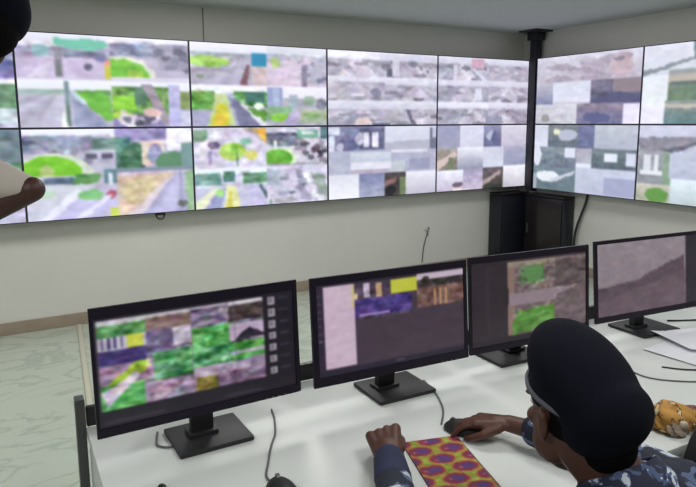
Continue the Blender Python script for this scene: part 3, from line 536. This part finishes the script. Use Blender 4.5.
# wire on the wall
b = bmesh.new(); tube(b, [(3.905, 5.144, .47), (3.92, 5.135, .455), (3.91, 5.14, .44), (3.86, 5.142, .28), (3.84, 5.144, .11)], .005)
tube(b, [(3.87, 5.144, .45), (3.90, 5.135, .42), (3.905, 5.14, .38)], .0035)
tag(obj('wall_wire', b, M['gcable']), 'thin dark wire sticking up on the pale wall above the middle monitor', 'wire')

# ---------------------------------------------------------------- black corner cabinets
def cabinet(label, c0, c1, face, mdoor):
    (xa, ya), (xb, yb) = c0, c1; H = .785
    t = thing('steel_cabinet', label, 'cabinet', ((xa+xb)/2, (ya+yb)/2, 0), 0, 'black cabinets under the video wall corner')
    b = bmesh.new(); bx(b, ((xa+xb)/2, (ya+yb)/2, .02+(H-.04)/2), (xb-xa, yb-ya, H-.06), bev=.004); obj('body', b, M['cab'], t)
    b = bmesh.new(); bx(b, ((xa+xb)/2, (ya+yb)/2, H-.012), (xb-xa+.004, yb-ya+.004, .024), bev=.003); obj('top', b, M['black'], t)
    for sx in (xa+.03, xb-.03):
        for sy in (ya+.03, yb-.03):
            b = bmesh.new(); cyl(b, (sx, sy, 0), (sx, sy, .035), .018); obj('foot', b, M['black'], t)
    if face == 'y':
        b = bmesh.new(); bx(b, ((xa+xb)/2, ya-.008, H/2), (xb-xa-.03, .014, H-.1), bev=.003); d = obj('door', b, mdoor, t)
        b = bmesh.new(); bx(b, (xb-.05, ya-.022, .42), (.012, .016, .10), bev=.003); obj('handle', b, M['grey'], d)
    else:
        b = bmesh.new(); bx(b, (xa-.008, (ya+yb)/2, H/2), (.014, yb-ya-.03, H-.1), bev=.003); d = obj('door', b, mdoor, t)
        b = bmesh.new(); bx(b, (xa-.022, yb-.06, .42), (.016, .012, .10), bev=.003); obj('handle', b, M['grey'], d)
    return t
cabinet('black steel cabinet with plain navy-black door, left of the room corner', (4.72, 4.95), (5.12, 5.13), 'y', M['cab'])
cabinet('black cabinet with brownish glossy door against the right-hand wall', (4.985, 4.36), (5.14, 4.87), 'x', M['cabb'])
b = bmesh.new(); tube(b, [(5.14, 4.20, .84), (5.13, 4.22, .72), (5.11, 4.30, .45), (5.11, 4.315, .2), (5.13, 4.31, .013)], .012)
tag(obj('hanging_cable', b, M['cable']), 'black cable hanging down right wall beside the glossy black cabinet', 'cable')

# ---------------------------------------------------------------- desk
DESK0 = set(COL.objects)
DZ, DX0, DX1, DY0, DY1 = .70, .133, 3.9, .93, 1.79
t = thing('control_desk', 'long white control room desk carrying the four black monitors', 'desk', ((DX0+DX1)/2, (DY0+DY1)/2, 0))
b = bmesh.new(); bx(b, ((DX0+DX1)/2, (DY0+DY1)/2, DZ-.0125), (DX1-DX0, DY1-DY0, .025), bev=.003); obj('desktop', b, M['desk'], t)
for x in (DX0+.016, 1.99, DX1-.016):
    b = bmesh.new(); bx(b, (x, (DY0+DY1)/2, (DZ-.025)/2), (.025, DY1-DY0-.04, DZ-.025), bev=.002); obj('end_panel', b, M['desk'], t)
b = bmesh.new(); bx(b, ((DX0+DX1)/2, DY1-.06, .45), (DX1-DX0-.06, .018, .40), bev=.002); obj('modesty_panel', b, M['desk'], t)
b = bmesh.new(); bx(b, ((DX0+DX1)/2, DY1+.012, .728), (DX1-DX0-.004, .02, .056), bev=.003); obj('rear_rail', b, M['black'], t)
b = bmesh.new(); bx(b, (DX0-.013, DY1+.012, .393), (.025, .04, .786), bev=.003); obj('corner_post', b, M['grey'], t)
b = bmesh.new(); bx(b, (DX1+.013, DY1+.012, .393), (.025, .04, .786), bev=.003); obj('corner_post', b, M['grey'], t)

# ---------------------------------------------------------------- monitors
def monitor(label, x0, y0, z1, rz, tilt, w, h, pic, bez, base_c, base_s):
    """upper left front corner (x0, y0, z1), turned by rz and leaning back by tilt; bez = (left, right, top, bottom)"""
    u = V((math.cos(rz), math.sin(rz), 0)); bk = V((-math.sin(rz), math.cos(rz), 0))
    dn = -V((0, 0, 1))*math.cos(tilt)-bk*math.sin(tilt); nrm = -(bk*math.cos(tilt)-V((0, 0, 1))*math.sin(tilt))
    o = V((x0, y0, z1)); R = Matrix((u, -nrm, -dn)).transposed()
    t = thing('computer_monitor', label, 'monitor', (base_c[0], base_c[1], DZ), 0, 'black desktop monitors along the desk')
    L, Rr, T, Bo = bez
    b = bmesh.new()
    for (a0, a1, c0, c1) in ((0, w, 0, T), (0, w, h-Bo, h), (0, L, T, h-Bo), (w-Rr, w, T, h-Bo)):
        cc = o+u*(a0+a1)/2+dn*(c0+c1)/2-nrm*.0045; bx(b, cc, (a1-a0, .009, c1-c0), rot=R)
    obj('bezel', b, M['bezel'], t)
    b = bmesh.new(); bx(b, o+u*w/2+dn*h/2-nrm*.0145, (w-.02, .0125, h-.012), rot=R, bev=.003)
    bx(b, o+u*w/2+dn*(h*.55)-nrm*.034, (w*.6, .03, h*.55), rot=R, bev=.012); obj('back_cover', b, M['blackm'], t)
    picmesh('screen', pic, o+u*L+dn*T-nrm*.004, u*(w-L-Rr), dn*(h-T-Bo), M['mscreen'], t)
    bc = V((base_c[0], base_c[1], DZ)); b = bmesh.new(); bx(b, bc+V((0, 0, .007)), (base_s[0], base_s[1], .013), rz*.5, bev=.005); obj('base', b, M['blackm'], t)
    at_ = o+u*w/2+dn*(h*.5)-nrm*.055; ft = V((at_.x, max(bc.y+.01, at_.y-.005), DZ+.012)); b = bmesh.new()
    dd = at_-ft; bx(b, (at_+ft)/2, (.062, .026, dd.length+.02), rot=Matrix((V((1, 0, 0)), dd.normalized().cross(V((1, 0, 0))).normalized(), dd.normalized())).transposed(), bev=.006)
    bx(b, (ft.x, ft.y, DZ+.018), (.08, .05, .012), bev=.003); obj('stand_neck', b, M['blackm'], t)
    b = bmesh.new()
    for k in range(4): bx(b, o+u*(w-.05-.018*k)+dn*(h-.003)+nrm*.001, (.008, .004, .003), rot=R)
    obj('button_row', b, M['grey'], t)
    return t
monitor('leftmost black monitor showing a mosaic of green camera feeds', .192, 1.5534, 1.1082, .0107, .0634, .541, .318, pic_M1(), (.008, .012, .026, .022), (.477, 1.586), (.20, .165))
monitor('black monitor with white side panel and yellow patch on a dark screen', .7782, 1.566, 1.1025, -.056, .082, .543, .3177, pic_M2(), (.018, .012, .022, .026), (1.082, 1.587), (.205, .17))
monitor('black monitor partly behind the beret, showing green plants on grey feed', 1.3635, 1.573, 1.095, -.0837, .0713, .528, .327, pic_M3(), (.010, .012, .022, .02), (1.60, 1.62), (.205, .17))
monitor('rightmost black monitor showing plain greyish mauve picture', 1.9587, 1.560, 1.0927, -.095, .095, .585, .312, pic_M4(), (.014, .014, .014, .022), (2.288, 1.562), (.21, .18))
# ---------------------------------------------------------------- mice, cables, small things
def mouse(label, x, y, rz, s=1.):
    t = thing('computer_mouse', label, 'mouse', (x, y, DZ), rz)
    def sh(co): return V((co.x*(1-.12*co.y), co.y, max(co.z, -.15)))
    b = bmesh.new(); ell(b, (0, 0, .006*s), (.032*s, .056*s, .030*s), p=sh); local('shell', b, M['blackm'], t)
    b = bmesh.new(); cyl(b, (-.004, .03*s, .028*s), (.004, .03*s, .028*s), .009*s, n=16); local('scroll_wheel', b, M['grey'], t)
    return t
mouse('black mouse at the bottom of the photo below the leftmost monitor', .480, 1.205, -.1, 1.22)
mouse('black mouse under the seated person\'s right hand', 1.035, 1.262, .65)
b = bmesh.new(); tube(b, [(.625, 1.64, .703), (.61, 1.58, .703), (.58, 1.50, .703), (.545, 1.44, .703), (.505, 1.36, .703), (.482, 1.31, .703), (.484, 1.27, .706)], .0028)
tag(obj('mouse_cable', b, M['gcable']), 'grey cable curving from behind the leftmost monitor to the black mouse', 'cable')
b = bmesh.new(); tube(b, [(1.14, 1.60, .703), (1.115, 1.50, .703), (1.08, 1.42, .703), (1.055, 1.38, .703), (1.03, 1.35, .703), (1.005, 1.322, .705)], .0028)
tag(obj('mouse_cable', b, M['gcable']), 'thin grey cable running from the second monitor to the mouse under the hand', 'cable')
b = bmesh.new(); tube(b, [(.30, 1.66, .703), (.29, 1.62, .703), (.285, 1.585, .704), (.305, 1.565, .703), (.33, 1.56, .703)], .003)
tag(obj('desk_cable', b, M['gcable']), 'short looped grey cable lying left of the leftmost monitor\'s base', 'cable')
b = bmesh.new(); ell(b, (.250, 1.372, .709), (.010, .012, .0085)); tube(b, [(.250, 1.368, .706), (.248, 1.35, .704), (.242, 1.30, .704)], .003)
tag(obj('cable_plug', b, M['black']), 'small round black plug on the desk at the bottom left of the photo', 'plug')

# patterned mat: corners measured on the desk
q = [V((.853, 1.289, 0)), V((1.003, 1.252, 0)), V((.941, 1.002, 0)), V((.784, 1.042, 0))]
t = thing('patterned_mat', 'lime green and purple wax-print patterned mat lying between the person\'s hands', 'mat', (.91, 1.15, DZ))
b = bmesh.new(); prism(b, [(p.x, p.y) for p in q], DZ, DZ+.004); obj('backing', b, M['maroon'], t)
u_ = q[1]-q[0]; v_ = q[3]-q[0]
picmesh('printed_cloth', pic_wax(), V((q[0].x, q[0].y, DZ+.0045)), u_, v_, M['wax'], t)

# loose sheets and cables on the right of the desk
def sheet(x, y, w, d, rz, z, curl, label):
    b = bmesh.new(); nx, ny = 14, 10; T = [[None]*(ny+1) for _ in range(nx+1)]; Bt = [[None]*(ny+1) for _ in range(nx+1)]
    R = Matrix.Rotation(rz, 3, 'Z')
    for i in range(nx+1):
        for j in range(ny+1):
            a, c = i/nx-.5, j/ny-.5; zz = z+curl*max(0, abs(a)*2-.55)**2*(1+.5*c)
            p = R @ V((a*w, c*d, 0)); T[i][j] = b.verts.new((x+p.x, y+p.y, zz+.0014)); Bt[i][j] = b.verts.new((x+p.x, y+p.y, zz))
    for i in range(nx):
        for j in range(ny):
            b.faces.new((T[i][j], T[i+1][j], T[i+1][j+1], T[i][j+1])); b.faces.new((Bt[i][j+1], Bt[i+1][j+1], Bt[i+1][j], Bt[i][j]))
    for i in range(nx):
        b.faces.new((Bt[i][0], Bt[i+1][0], T[i+1][0], T[i][0])); b.faces.new((T[i][ny], T[i+1][ny], Bt[i+1][ny], Bt[i][ny]))
    for j in range(ny):
        b.faces.new((T[0][j], T[0][j+1], Bt[0][j+1], Bt[0][j])); b.faces.new((Bt[nx][j], Bt[nx][j+1], T[nx][j+1], T[nx][j]))
    tag(obj('paper_sheet', b, M['paper'], ang=60), label, 'paper', 'loose papers on the right of the desk')
sheet(2.20, 1.36, .36, .21, .12, DZ+.0008, .02, 'lower bluish white sheet of paper below the rightmost monitor, by the black cables')
sheet(2.30, 1.40, .297, .21, -.25, DZ+.012, .03, 'upper curled white sheet of paper lying askew below the rightmost monitor')
def cablething(pts, r, label, m='cable'):
    b = bmesh.new(); tube(b, pts, r); tag(obj('desk_cable', b, M[m]), label, 'cable')
cablething([(1.92, 1.30, .703), (1.97, 1.245, .703), (2.05, 1.20, .703), (2.13, 1.16, .703), (2.25, 1.12, .703), (2.5, 1.13, .703)], .0028, 'dark cable curving in front of the white papers, right of the beret')
cablething([(1.80, 1.36, .703), (1.80, 1.26, .703), (1.88, 1.18, .703), (1.99, 1.13, .703), (2.15, 1.06, .703), (2.4, 1.05, .703)], .0025, 'thinnest grey cable arcing around the papers towards the desk front', 'gcable')
cablething([(2.40, 1.62, .703), (2.46, 1.59, .703), (2.56, 1.56, .704), (2.75, 1.60, .703), (3.0, 1.66, .703)], .004, 'thick black cable leaving the rightmost monitor\'s base to the right')
cablething([(2.62, 1.75, .704), (2.70, 1.70, .704), (2.80, 1.69, .704), (3.0, 1.72, .704)], .005, 'black cable along the back of the desk right of the rightmost monitor')

# orange wrapper bag on the desk edge
t = thing('snack_packet', 'crumpled orange and cream packet on the desk right of the beret', 'packet', (1.56, 1.01, DZ))
def crump(co):
    n = math.sin(co.x*7+co.y*3)*.12+math.sin(co.y*9-co.z*5+co.x*2)*.1+math.sin(co.x*17+co.z*13)*.05
    k = 1+n; return V((co.x*k, co.y*k, max(co.z*k, -.75)))
b = bmesh.new(); ell(b, (1.548, 1.005, DZ+.033), (.068, .052, .036), Matrix.Rotation(-.5, 3, 'Z'), 36, 24, crump); obj('wrapper', b, M['orange'], t, ang=80)
b = bmesh.new(); ell(b, (1.54, .978, DZ+.024), (.045, .026, .026), Matrix.Rotation(.3, 3, 'Z'), 30, 20, crump); obj('open_end', b, M['cream'], t, ang=80)
b = bmesh.new(); ell(b, (1.585, 1.00, DZ+.047), (.045, .02, .012), Matrix.Rotation(-.2, 3, 'Z'), 24, 16, crump); obj('fold', b, M['maroon'], t, ang=80)
b = bmesh.new(); ell(b, (1.665, .995, DZ+.018), (.036, .024, .020), Matrix.Rotation(.4, 3, 'Z'), 30, 20, crump)
tag(obj('crumpled_tissue', b, M['cream'], ang=80), 'crumpled pale tissue on the desk edge beside the orange packet', 'tissue')

# ---------------------------------------------------------------- office chairs
def office_chair(label, x, y, rz, seat_z=.46, back_h=.40, arms=True):
    t = thing('office_chair', label, 'chair', (x, y, 0), rz, 'black office chairs at the desk')
    for k in range(5):
        a = 2*PI*k/5+.3; c, s = math.cos(a), math.sin(a)
        b = bmesh.new(); cap(b, (c*.03, s*.03, .11), (c*.255, s*.255, .075), .024, .015); leg = local('base_leg', b, M['black'], t)
        b = bmesh.new(); tc_ = V((c*.255, s*.255, .028)); w = V((-s, c, 0))
        cyl(b, tc_-w*.022, tc_-w*.006, .028); cyl(b, tc_+w*.006, tc_+w*.022, .028); cyl(b, (c*.255, s*.255, .03), (c*.255, s*.255, .075), .007)
        o = local('caster', b, M['black'], leg)
    b = bmesh.new(); cyl(b, (0, 0, .09), (0, 0, .25), .028); cyl(b, (0, 0, .25), (0, 0, seat_z-.06), .018); local('gas_column', b, M['grey'], t)
    b = bmesh.new(); bx(b, (0, .0, seat_z-.03), (.49, .47, .08), bev=.035); local('seat', b, M['mesh'], t)
    b = bmesh.new(); n = 12; zb = seat_z+.07; rows = []
    for j in range(9):
        f = j/8; z = zb+back_h*f; hw = (.20+.03*math.sin(PI*f))*(1 if f < .85 else 1-.25*(f-.85)/.15); row = []
        for i in range(n+1):
            a = (i/n-.5)*2; row.append((a*hw, -.235-.05*f+.045*a*a-.02*math.sin(PI*f), z-.02*a*a*f))
        rows.append(row)
    F = [[b.verts.new(V(p)) for p in r] for r in rows]; Bk = [[b.verts.new(V(p)+V((0, -.035, 0))) for p in r] for r in rows]
    for j in range(8):
        for i in range(n):
            b.faces.new((F[j][i], F[j][i+1], F[j+1][i+1], F[j+1][i])); b.faces.new((Bk[j][i+1], Bk[j][i], Bk[j+1][i], Bk[j+1][i+1]))
        b.faces.new((Bk[j][0], F[j][0], F[j+1][0], Bk[j+1][0])); b.faces.new((F[j][n], Bk[j][n], Bk[j+1][n], F[j+1][n]))
    for i in range(n):
        b.faces.new((Bk[0][i], Bk[0][i+1], F[0][i+1], F[0][i])); b.faces.new((F[8][i], F[8][i+1], Bk[8][i+1], Bk[8][i]))
    local('backrest', b, M['mesh'], t)
    b = bmesh.new(); tube(b, [(0, -.12, seat_z-.075), (0, -.27, seat_z-.06), (0, -.305, seat_z+.02), (0, -.305, seat_z+.2)], .02); local('back_support', b, M['black'], t)
    for s in ((-1, 1) if arms else ()):
        b = bmesh.new(); tube(b, [(s*.20, 0, seat_z-.075), (s*.275, 0, seat_z-.05), (s*.285, 0, seat_z+.06), (s*.285, 0, seat_z+.14)], .013)
        bx(b, (s*.285, .0, seat_z+.15), (.05, .22, .025), bev=.01); local('armrest', b, M['black'], t)
    return t
office_chair('black office chair under the seated person in the navy beret', .985, .40, 0., .375, .30, False)
office_chair('empty black office chair with its back against the desk, at the bottom right corner', 1.562, .555, PI, .42, .37, False)

# ---------------------------------------------------------------- people
def head_forms(b, c, R, s=1., lips=True):
    """head around centre c (mid of skull), local +Y = face, +Z = up"""
    P = lambda x, y, z: V(c)+R @ V((x*s, y*s, z*s))
    E = lambda x, y, z, rx, ry, rz, rr=None: ell(b, P(x, y, z), (rx*s, ry*s, rz*s), R if rr is None else R @ rr)
    E(0, -.008, .028, .077, .098, .088)                     # cranium
    E(0, .035, -.035, .060, .060, .085)                     # face
    E(0, .052, -.088, .036, .034, .030)                     # chin and jaw
    for q_ in (-1, 1):
        E(q_*.040, .030, -.062, .024, .045, .036)           # jaw side
        E(q_*.036, .068, -.020, .022, .022, .018)           # cheekbone
        E(q_*.028, .082, .022, .024, .012, .009)            # brow
        ear = Matrix.Rotation(q_*.3, 3, 'Z') @ Matrix.Rotation(.15, 3, 'X')
        E(q_*.079, -.008, -.012, .009, .019, .031, ear)
        E(q_*.082, -.014, .004, .010, .014, .014, ear)
        E(q_*.014, .094, -.030, .011, .011, .009)           # nostril
    cap(b, P(0, .086, .014), P(0, .104, -.026), .009*s, .014*s)
    E(0, .088, -.056, .026, .013, .008); E(0, .086, -.068, .023, .013, .009)
def hand_forms(b, w, d, nrm, side, curl=(.5, .7, .5), s=1., spread=.12, thumb_in=.3):
    """w wrist, d finger direction, nrm back-of-hand normal, side=+1: thumb to d x nrm"""
    w, d, nrm = V(w), V(d).normalized(), V(nrm).normalized(); lat = d.cross(nrm).normalized()*side; nrm = (nrm-d*nrm.dot(d)).normalized()
    pal = w+d*.045*s
    for k in range(4):
        o = (.030-.0195*k)*s
        cap(b, w+d*.008*s+lat*o*.55, w+d*.082*s+lat*o, .0155*s, .0125*s)
    cap(b, w-d*.01*s, w+d*.03*s, .026*s, .027*s, sq=.72, sqd=nrm)
    L = (.074, .082, .077, .060); T = (.0, .006, .003, -.008)
    for k in range(4):
        o = (.030-.0195*k)*s; p = w+d*(.084+T[k])*s+lat*o
        dir_ = (d+lat*(1.5-k)*spread*.35).normalized(); ang = 0
        for q_, (fr, rad) in enumerate(((.45, .0098), (.31, .0088), (.24, .0078))):
            ang += curl[q_]; v = dir_*math.cos(ang)-nrm*math.sin(ang)
            e = p+v*L[k]*fr*s; cap(b, p, e, rad*s, (rad-.0009)*s, n=12); p = e
    p = w+d*.022*s+lat*.026*s-nrm*.006*s; v = (d*.75+lat*(.75-thumb_in)-nrm*.25).normalized()
    e = p+v*.045*s; cap(b, p, e, .0150*s, .0115*s, n=12); v2 = (d*.9-lat*thumb_in+lat*.15-nrm*.35).normalized()
    f = e+v2*.032*s; cap(b, e, f, .0112*s, .0098*s, n=12); v3 = (d*.8-lat*(thumb_in+.15)-nrm*.3).normalized(); cap(b, f, f+v3*.024*s, .0098*s, .0082*s, n=12)
def eyes(parent, c, R, s=1.):
    for q_ in (-1, 1):
        P = V(c)+R @ V((q_*.030*s, .079*s, .004*s))
        b = bmesh.new(); ell(b, P, (.0125*s, .0125*s, .0095*s), R); e = obj('eye', b, M['eye'], parent)
        b = bmesh.new(); ell(b, P+R @ V((0, .0098*s, 0)), (.0055*s, .004*s, .0055*s), R); obj('iris', b, M['iris'], e)
def beret_forms(c, R, s, flop, rad, thick, tilt):
    pass

# --- seated person in navy beret
t = thing('person', 'seated person in navy beret and camouflage shirt, right hand on the mouse', 'person', (1.0, .42, 0))
HC = V((.930, .792, .984)); HR = Matrix.Rotation(math.radians(-10), 3, 'Z') @ Matrix.Rotation(math.radians(-10), 3, 'X')
NB = V((.975, .700, .860)); HIP = V((1.0, .43, .52)); CH = V((.985, .62, .76))
SL, SR = V((.81, .665, .815)), V((1.120, .69, .810))
EL, ER = V((.625, .94, .755)), V((1.195, .93, .765))
WL, WR = V((.742, 1.178, .752)), V((1.105, 1.165, .752))
def body(b):
    head_forms(b, HC, HR, 1.06)
    cap(b, NB-V((0, .01, .02)), HC+HR @ V((0, -.018, -.055)), .060, .060)
    cap(b, HIP, CH, .10, .10, sq=.7, sqd=(0, 1, 0)); cap(b, SL, SR, .05, .05)
    for s_, S_, E_, W_ in ((-1, SL, EL, WL), (1, SR, ER, WR)):
        cap(b, S_, E_, .045, .036); cap(b, E_, W_, .037, .025, sq=.85, sqd=(0, 0, 1))
        H_ = HIP+V((s_*.09, .0, -.0)); K_ = V((HIP.x+s_*.13, .84, .53)); A_ = V((HIP.x+s_*.13, .80, .10))
        cap(b, H_, K_, .075, .052); cap(b, K_, A_, .050, .035); cap(b, A_+V((0, -.02, -.04)), A_+V((0, .13, -.055)), .03, .028)
    hand_forms(b, WL, (.42, 1, .14), (-.25, .15, 1), 1, (1.15, 1.45, .8), 1.12, .0, .62)
    hand_forms(b, WR, (-.62, .80, -.10), (.05, .05, 1), -1, (.25, .38, .30), .98, .25, .2)
def place(name, fill, m, par, vx=.0045, sm=3): return blob(name, fill, m, par, vx, sm)
place('body', body, M['skin'], t, .0038, 3); eyes(t, HC, HR, 1.06)
def shirt(b):
    cap(b, HIP+V((0, .0, .03)), CH, .150, .155, sq=.72, sqd=(0, 1, 0)); cap(b, CH, NB-V((0, .0, .06)), .150, .10, sq=.75, sqd=(0, 1, 0))
    cap(b, SL, SR, .066, .066); cap(b, SL+V((.05, 0, .02)), NB-V((0, 0, .02)), .056, .064); cap(b, SR+V((-.05, 0, .02)), NB-V((0, 0, .02)), .056, .064)
    cap(b, SL, EL, .064, .050); cap(b, SR, ER, .064, .050)
    cap(b, EL, EL.lerp(WL, .60), .050, .040, sq=.9, sqd=(0, 0, 1)); cap(b, ER, ER.lerp(WR, .45), .050, .043)
sh = place('shirt', shirt, M['camo'], t, .006, 4)
b = bmesh.new(); dl = (WL-EL).normalized(); a0, a1 = EL.lerp(WL, .60), EL.lerp(WL, .93)
cap(b, a0, a1, .0425, .0375, sq=.9, sqd=(0, 0, 1)); obj('left_cuff', b, M['cuff'], sh)
b = bmesh.new(); cap(b, ER.lerp(WR, .45), ER.lerp(WR, .68), .0445, .042); obj('right_cuff', b, M['camo'], sh)
b = bmesh.new(); nn = 28
up = (HC-NB).normalized(); uu = V((1, 0, 0)); ww = up.cross(uu).normalized()
ra = [[b.verts.new(NB+up*(-.050+.085*k)+(uu*math.cos(2*PI*i/nn)*(.090-.018*k)+ww*math.sin(2*PI*i/nn)*(.086-.018*k))) for i in range(nn)] for k in (0, .5, 1)]
for k in range(2):
    for i in range(nn): b.faces.new((ra[k][i], ra[k][(i+1) % nn], ra[k+1][(i+1) % nn], ra[k+1][i]))
o = obj('collar', b, M['camo2'], sh); md = o.modifiers.new('thick', 'SOLIDIFY'); md.thickness = .008; md.offset = 1
def trousers(b):
    cap(b, HIP-V((.05, 0, .01)), HIP+V((.05, 0, -.01)), .125, .125, sq=.85, sqd=(0, 0, 1))
    for s_ in (-1, 1):
        H_ = HIP+V((s_*.09, .0, -.0)); K_ = V((HIP.x+s_*.13, .84, .53)); A_ = V((HIP.x+s_*.13, .80, .13))
        cap(b, H_, K_, .092, .068); cap(b, K_, A_, .066, .052)
place('trousers', trousers, M['trouser'], t, .009, 3)
for s_ in (-1, 1):
    A_ = V((HIP.x+s_*.13, .80, .0)); b = bmesh.new()
    ell(b, A_+V((0, .06, .045)), (.048, .15, .045), p=lambda co: V((co.x, co.y, max(co.z, -.95)))); cap(b, A_+V((0, -.02, .06)), A_+V((0, -.02, .14)), .046, .048); obj('shoe', b, M['shoe'], t)
# cropped hair under the beret
b = bmesh.new(); ell(b, HC+HR @ V((0, -.020, .020)), (.083, .096, .088), HR); ell(b, HC+HR @ V((.018, -.058, -.050)), (.058, .050, .062), HR); obj('hair', b, M['hair'], t)
def beret(b):
    # felt crown standing up over the forehead and pulled down behind the head
    Rb = HR @ Matrix.Rotation(math.radians(42), 3, 'X') @ Matrix.Rotation(math.radians(8), 3, 'Y')
    ell(b, HC+HR @ V((.004, -.022, .063)), (.099, .142, .079), Rb, 36, 24)
    ell(b, HC+HR @ V((-.004, .050, .104)), (.060, .048, .038), HR, 28, 18)
    ell(b, HC+HR @ V((.008, -.076, .000)), (.087, .062, .088), Rb, 32, 20)
    ell(b, HC+HR @ V((0, -.010, .045)), (.089, .106, .075), HR, 32, 20)
bt = place('beret', beret, M['beret'], t, .006, 22)
b = bmesh.new(); N = 48; rr = []
for k in (0, 1):
    rr.append([b.verts.new(HC+HR @ V((.0895*math.cos(2*PI*i/N), -.010+.109*math.sin(2*PI*i/N), .030+.034*math.sin(2*PI*i/N)+.010*k))) for i in range(N)])
for i in range(N): b.faces.new((rr[0][i], rr[0][(i+1) % N], rr[1][(i+1) % N], rr[1][i]))
o = obj('beret_band', b, M['band'], bt); md = o.modifiers.new('thick', 'SOLIDIFY'); md.thickness = .006; md.offset = 0

# everything measured in the desk's own frame: the desk stands 1.75 degrees off the wall line
TD = Matrix.Translation((.012, .026, 0)) @ Matrix.Rotation(math.radians(-1.75), 4, 'Z')
for o in list(COL.objects):
    if o in DESK0 or o.parent or o.get('category') in ('monitor',): continue
    o.matrix_basis = TD @ o.matrix_basis
# --- standing person at the left edge of the photo
t = thing('person', 'standing person in navy beret and light grey shirt with bent arm, at the left edge', 'person', (-.34, 1.78, 0))
HC = V((.012, 1.782, 1.786)); HR = Matrix.Rotation(math.radians(22), 3, 'Z') @ Matrix.Rotation(math.radians(-24), 3, 'X')
NB = V((-.075, 1.775, 1.575)); HIP = V((-.34, 1.78, .98)); CH = V((-.235, 1.81, 1.32))
SR, SL = V((-.070, 1.735, 1.430)), V((-.39, 1.87, 1.46))
ER, EL = V((.098, 1.600, 1.392)), V((-.43, 1.99, 1.22))
WR, WL = V((-.095, 1.72, 1.275)), V((-.22, 2.02, 1.18))
FW = V((.35, .93, 0)).normalized(); SD = V((-.93, .35, 0)).normalized()
def body2(b):
    head_forms(b, HC, HR, 1.04)
    cap(b, NB-V((.02, 0, .03)), HC+HR @ V((0, -.02, -.05)), .056, .054)
    cap(b, HIP, CH, .11, .11); cap(b, SL, SR, .05, .05)
    for s_, S_, E_, W_ in ((1, SL, EL, WL), (-1, SR, ER, WR)):
        cap(b, S_, E_, .044, .027); cap(b, E_, W_, .029, .024)
        H_ = HIP+SD*(.09*s_); K_ = H_+V((.05, 0, -.43)); A_ = H_+V((0, 0, -.89))
        cap(b, H_, K_, .085, .055); cap(b, K_, A_, .052, .036); cap(b, A_+V((0, 0, -.04)), A_+FW*.14+V((0, 0, -.055)), .03, .028)
    hand_forms(b, WR, (-.85, .5, -.25), (.4, .6, .5), 1, (.5, .6, .4), 1., .1, .3)
    hand_forms(b, WL, (.9, -.1, .1), (.1, .9, .2), 1, (.4, .5, .4), 1., .1, .3)
place('body', body2, M['skin2'], t, .0045, 3); eyes(t, HC, HR, 1.04)
def shirt2(b):
    cap(b, HIP+V((0, 0, .02)), CH, .145, .165, sq=.8, sqd=FW); cap(b, CH, NB-V((.02, .0, .07)), .165, .10, sq=.8, sqd=FW)
    cap(b, SL, SR, .070, .070); cap(b, SL, NB-V((.02, 0, .04)), .06, .062); cap(b, SR, NB-V((.02, 0, .04)), .06, .062)
    cap(b, SL, SL.lerp(EL, .9), .066, .060); cap(b, SR, SR.lerp(ER, .5), .068, .056); cap(b, SR.lerp(ER, .5), SR.lerp(ER, .90), .056, .034)
place('shirt', shirt2, M['shirt'], t, .007, 3)
def trousers2(b):
    cap(b, HIP-SD*.05, HIP+SD*.05, .13, .13)
    for s_ in (-1, 1):
        H_ = HIP+SD*(.09*s_); K_ = H_+V((.05, 0, -.43)); A_ = H_+V((0, 0, -.86)); cap(b, H_, K_, .10, .074); cap(b, K_, A_, .072, .062)
place('trousers', trousers2, M['trouser'], t, .009, 3)
for s_ in (-1, 1):
    A_ = HIP+SD*(.09*s_)+V((0, 0, -.98)); R_ = FW.to_track_quat('Y', 'Z').to_matrix(); b = bmesh.new()
    ell(b, A_+FW*.06+V((0, 0, .045)), (.048, .15, .045), R_, p=lambda co: V((co.x, co.y, max(co.z, -.95)))); cap(b, A_+V((0, 0, .07)), A_+V((0, 0, .13)), .046, .05); obj('shoe', b, M['shoe'], t)
b = bmesh.new(); ell(b, HC+HR @ V((0, -.020, .018)), (.085, .098, .090), HR); ell(b, HC+HR @ V((0, -.05, -.045)), (.074, .062, .082), HR); obj('hair', b, M['hair'], t)
def beret2(b):
    Rb = HR @ Matrix.Rotation(math.radians(24), 3, 'X') @ Matrix.Rotation(math.radians(20), 3, 'Y')
    ell(b, HC+HR @ V((.012, -.030, .050)), (.112, .130, .066), Rb, 36, 24); ell(b, HC+HR @ V((0, -.010, .045)), (.091, .110, .075), HR, 32, 20)
    ell(b, HC+HR @ V((.042, -.050, -.008)), (.066, .080, .080), HR, 32, 20)
place('beret', beret2, M['beret'], t, .006, 22)

# ---------------------------------------------------------------- light
def area(x, y, z, sx, sy, p, col=(1, .985, .95)):
    l = bpy.data.lights.new('ceiling_lamp', 'AREA'); l.shape = 'RECTANGLE'; l.size = sx; l.size_y = sy; l.energy = p; l.color = col
    o = bpy.data.objects.new('ceiling_lamp', l); COL.objects.link(o); o.location = (x, y, z); return o
LP = 31
area(-.9, 3.65, CZ-.02, .6, .6, LP*.8); area(1.5, 3.65, CZ-.02, .6, .6, LP*.8); area(3.7, 3.4, CZ-.02, .6, .6, LP*.6); area(1.6, 2.0, CZ-.02, .6, .6, LP*.45)
area(-1.2, .2, CZ-.02, .6, .6, LP); area(1.2, .2, CZ-.02, .6, .6, LP*.6); area(3.4, .2, CZ-.02, .6, .6, LP*.6)
w = bpy.data.worlds.new('world'); SC.world = w; w.use_nodes = True
w.node_tree.nodes['Background'].inputs[0].default_value = (.02, .02, .02, 1)
SC.view_settings.view_transform = 'Standard'; SC.view_settings.look = 'None'; SC.view_settings.gamma = 1; SC.view_settings.exposure = 0
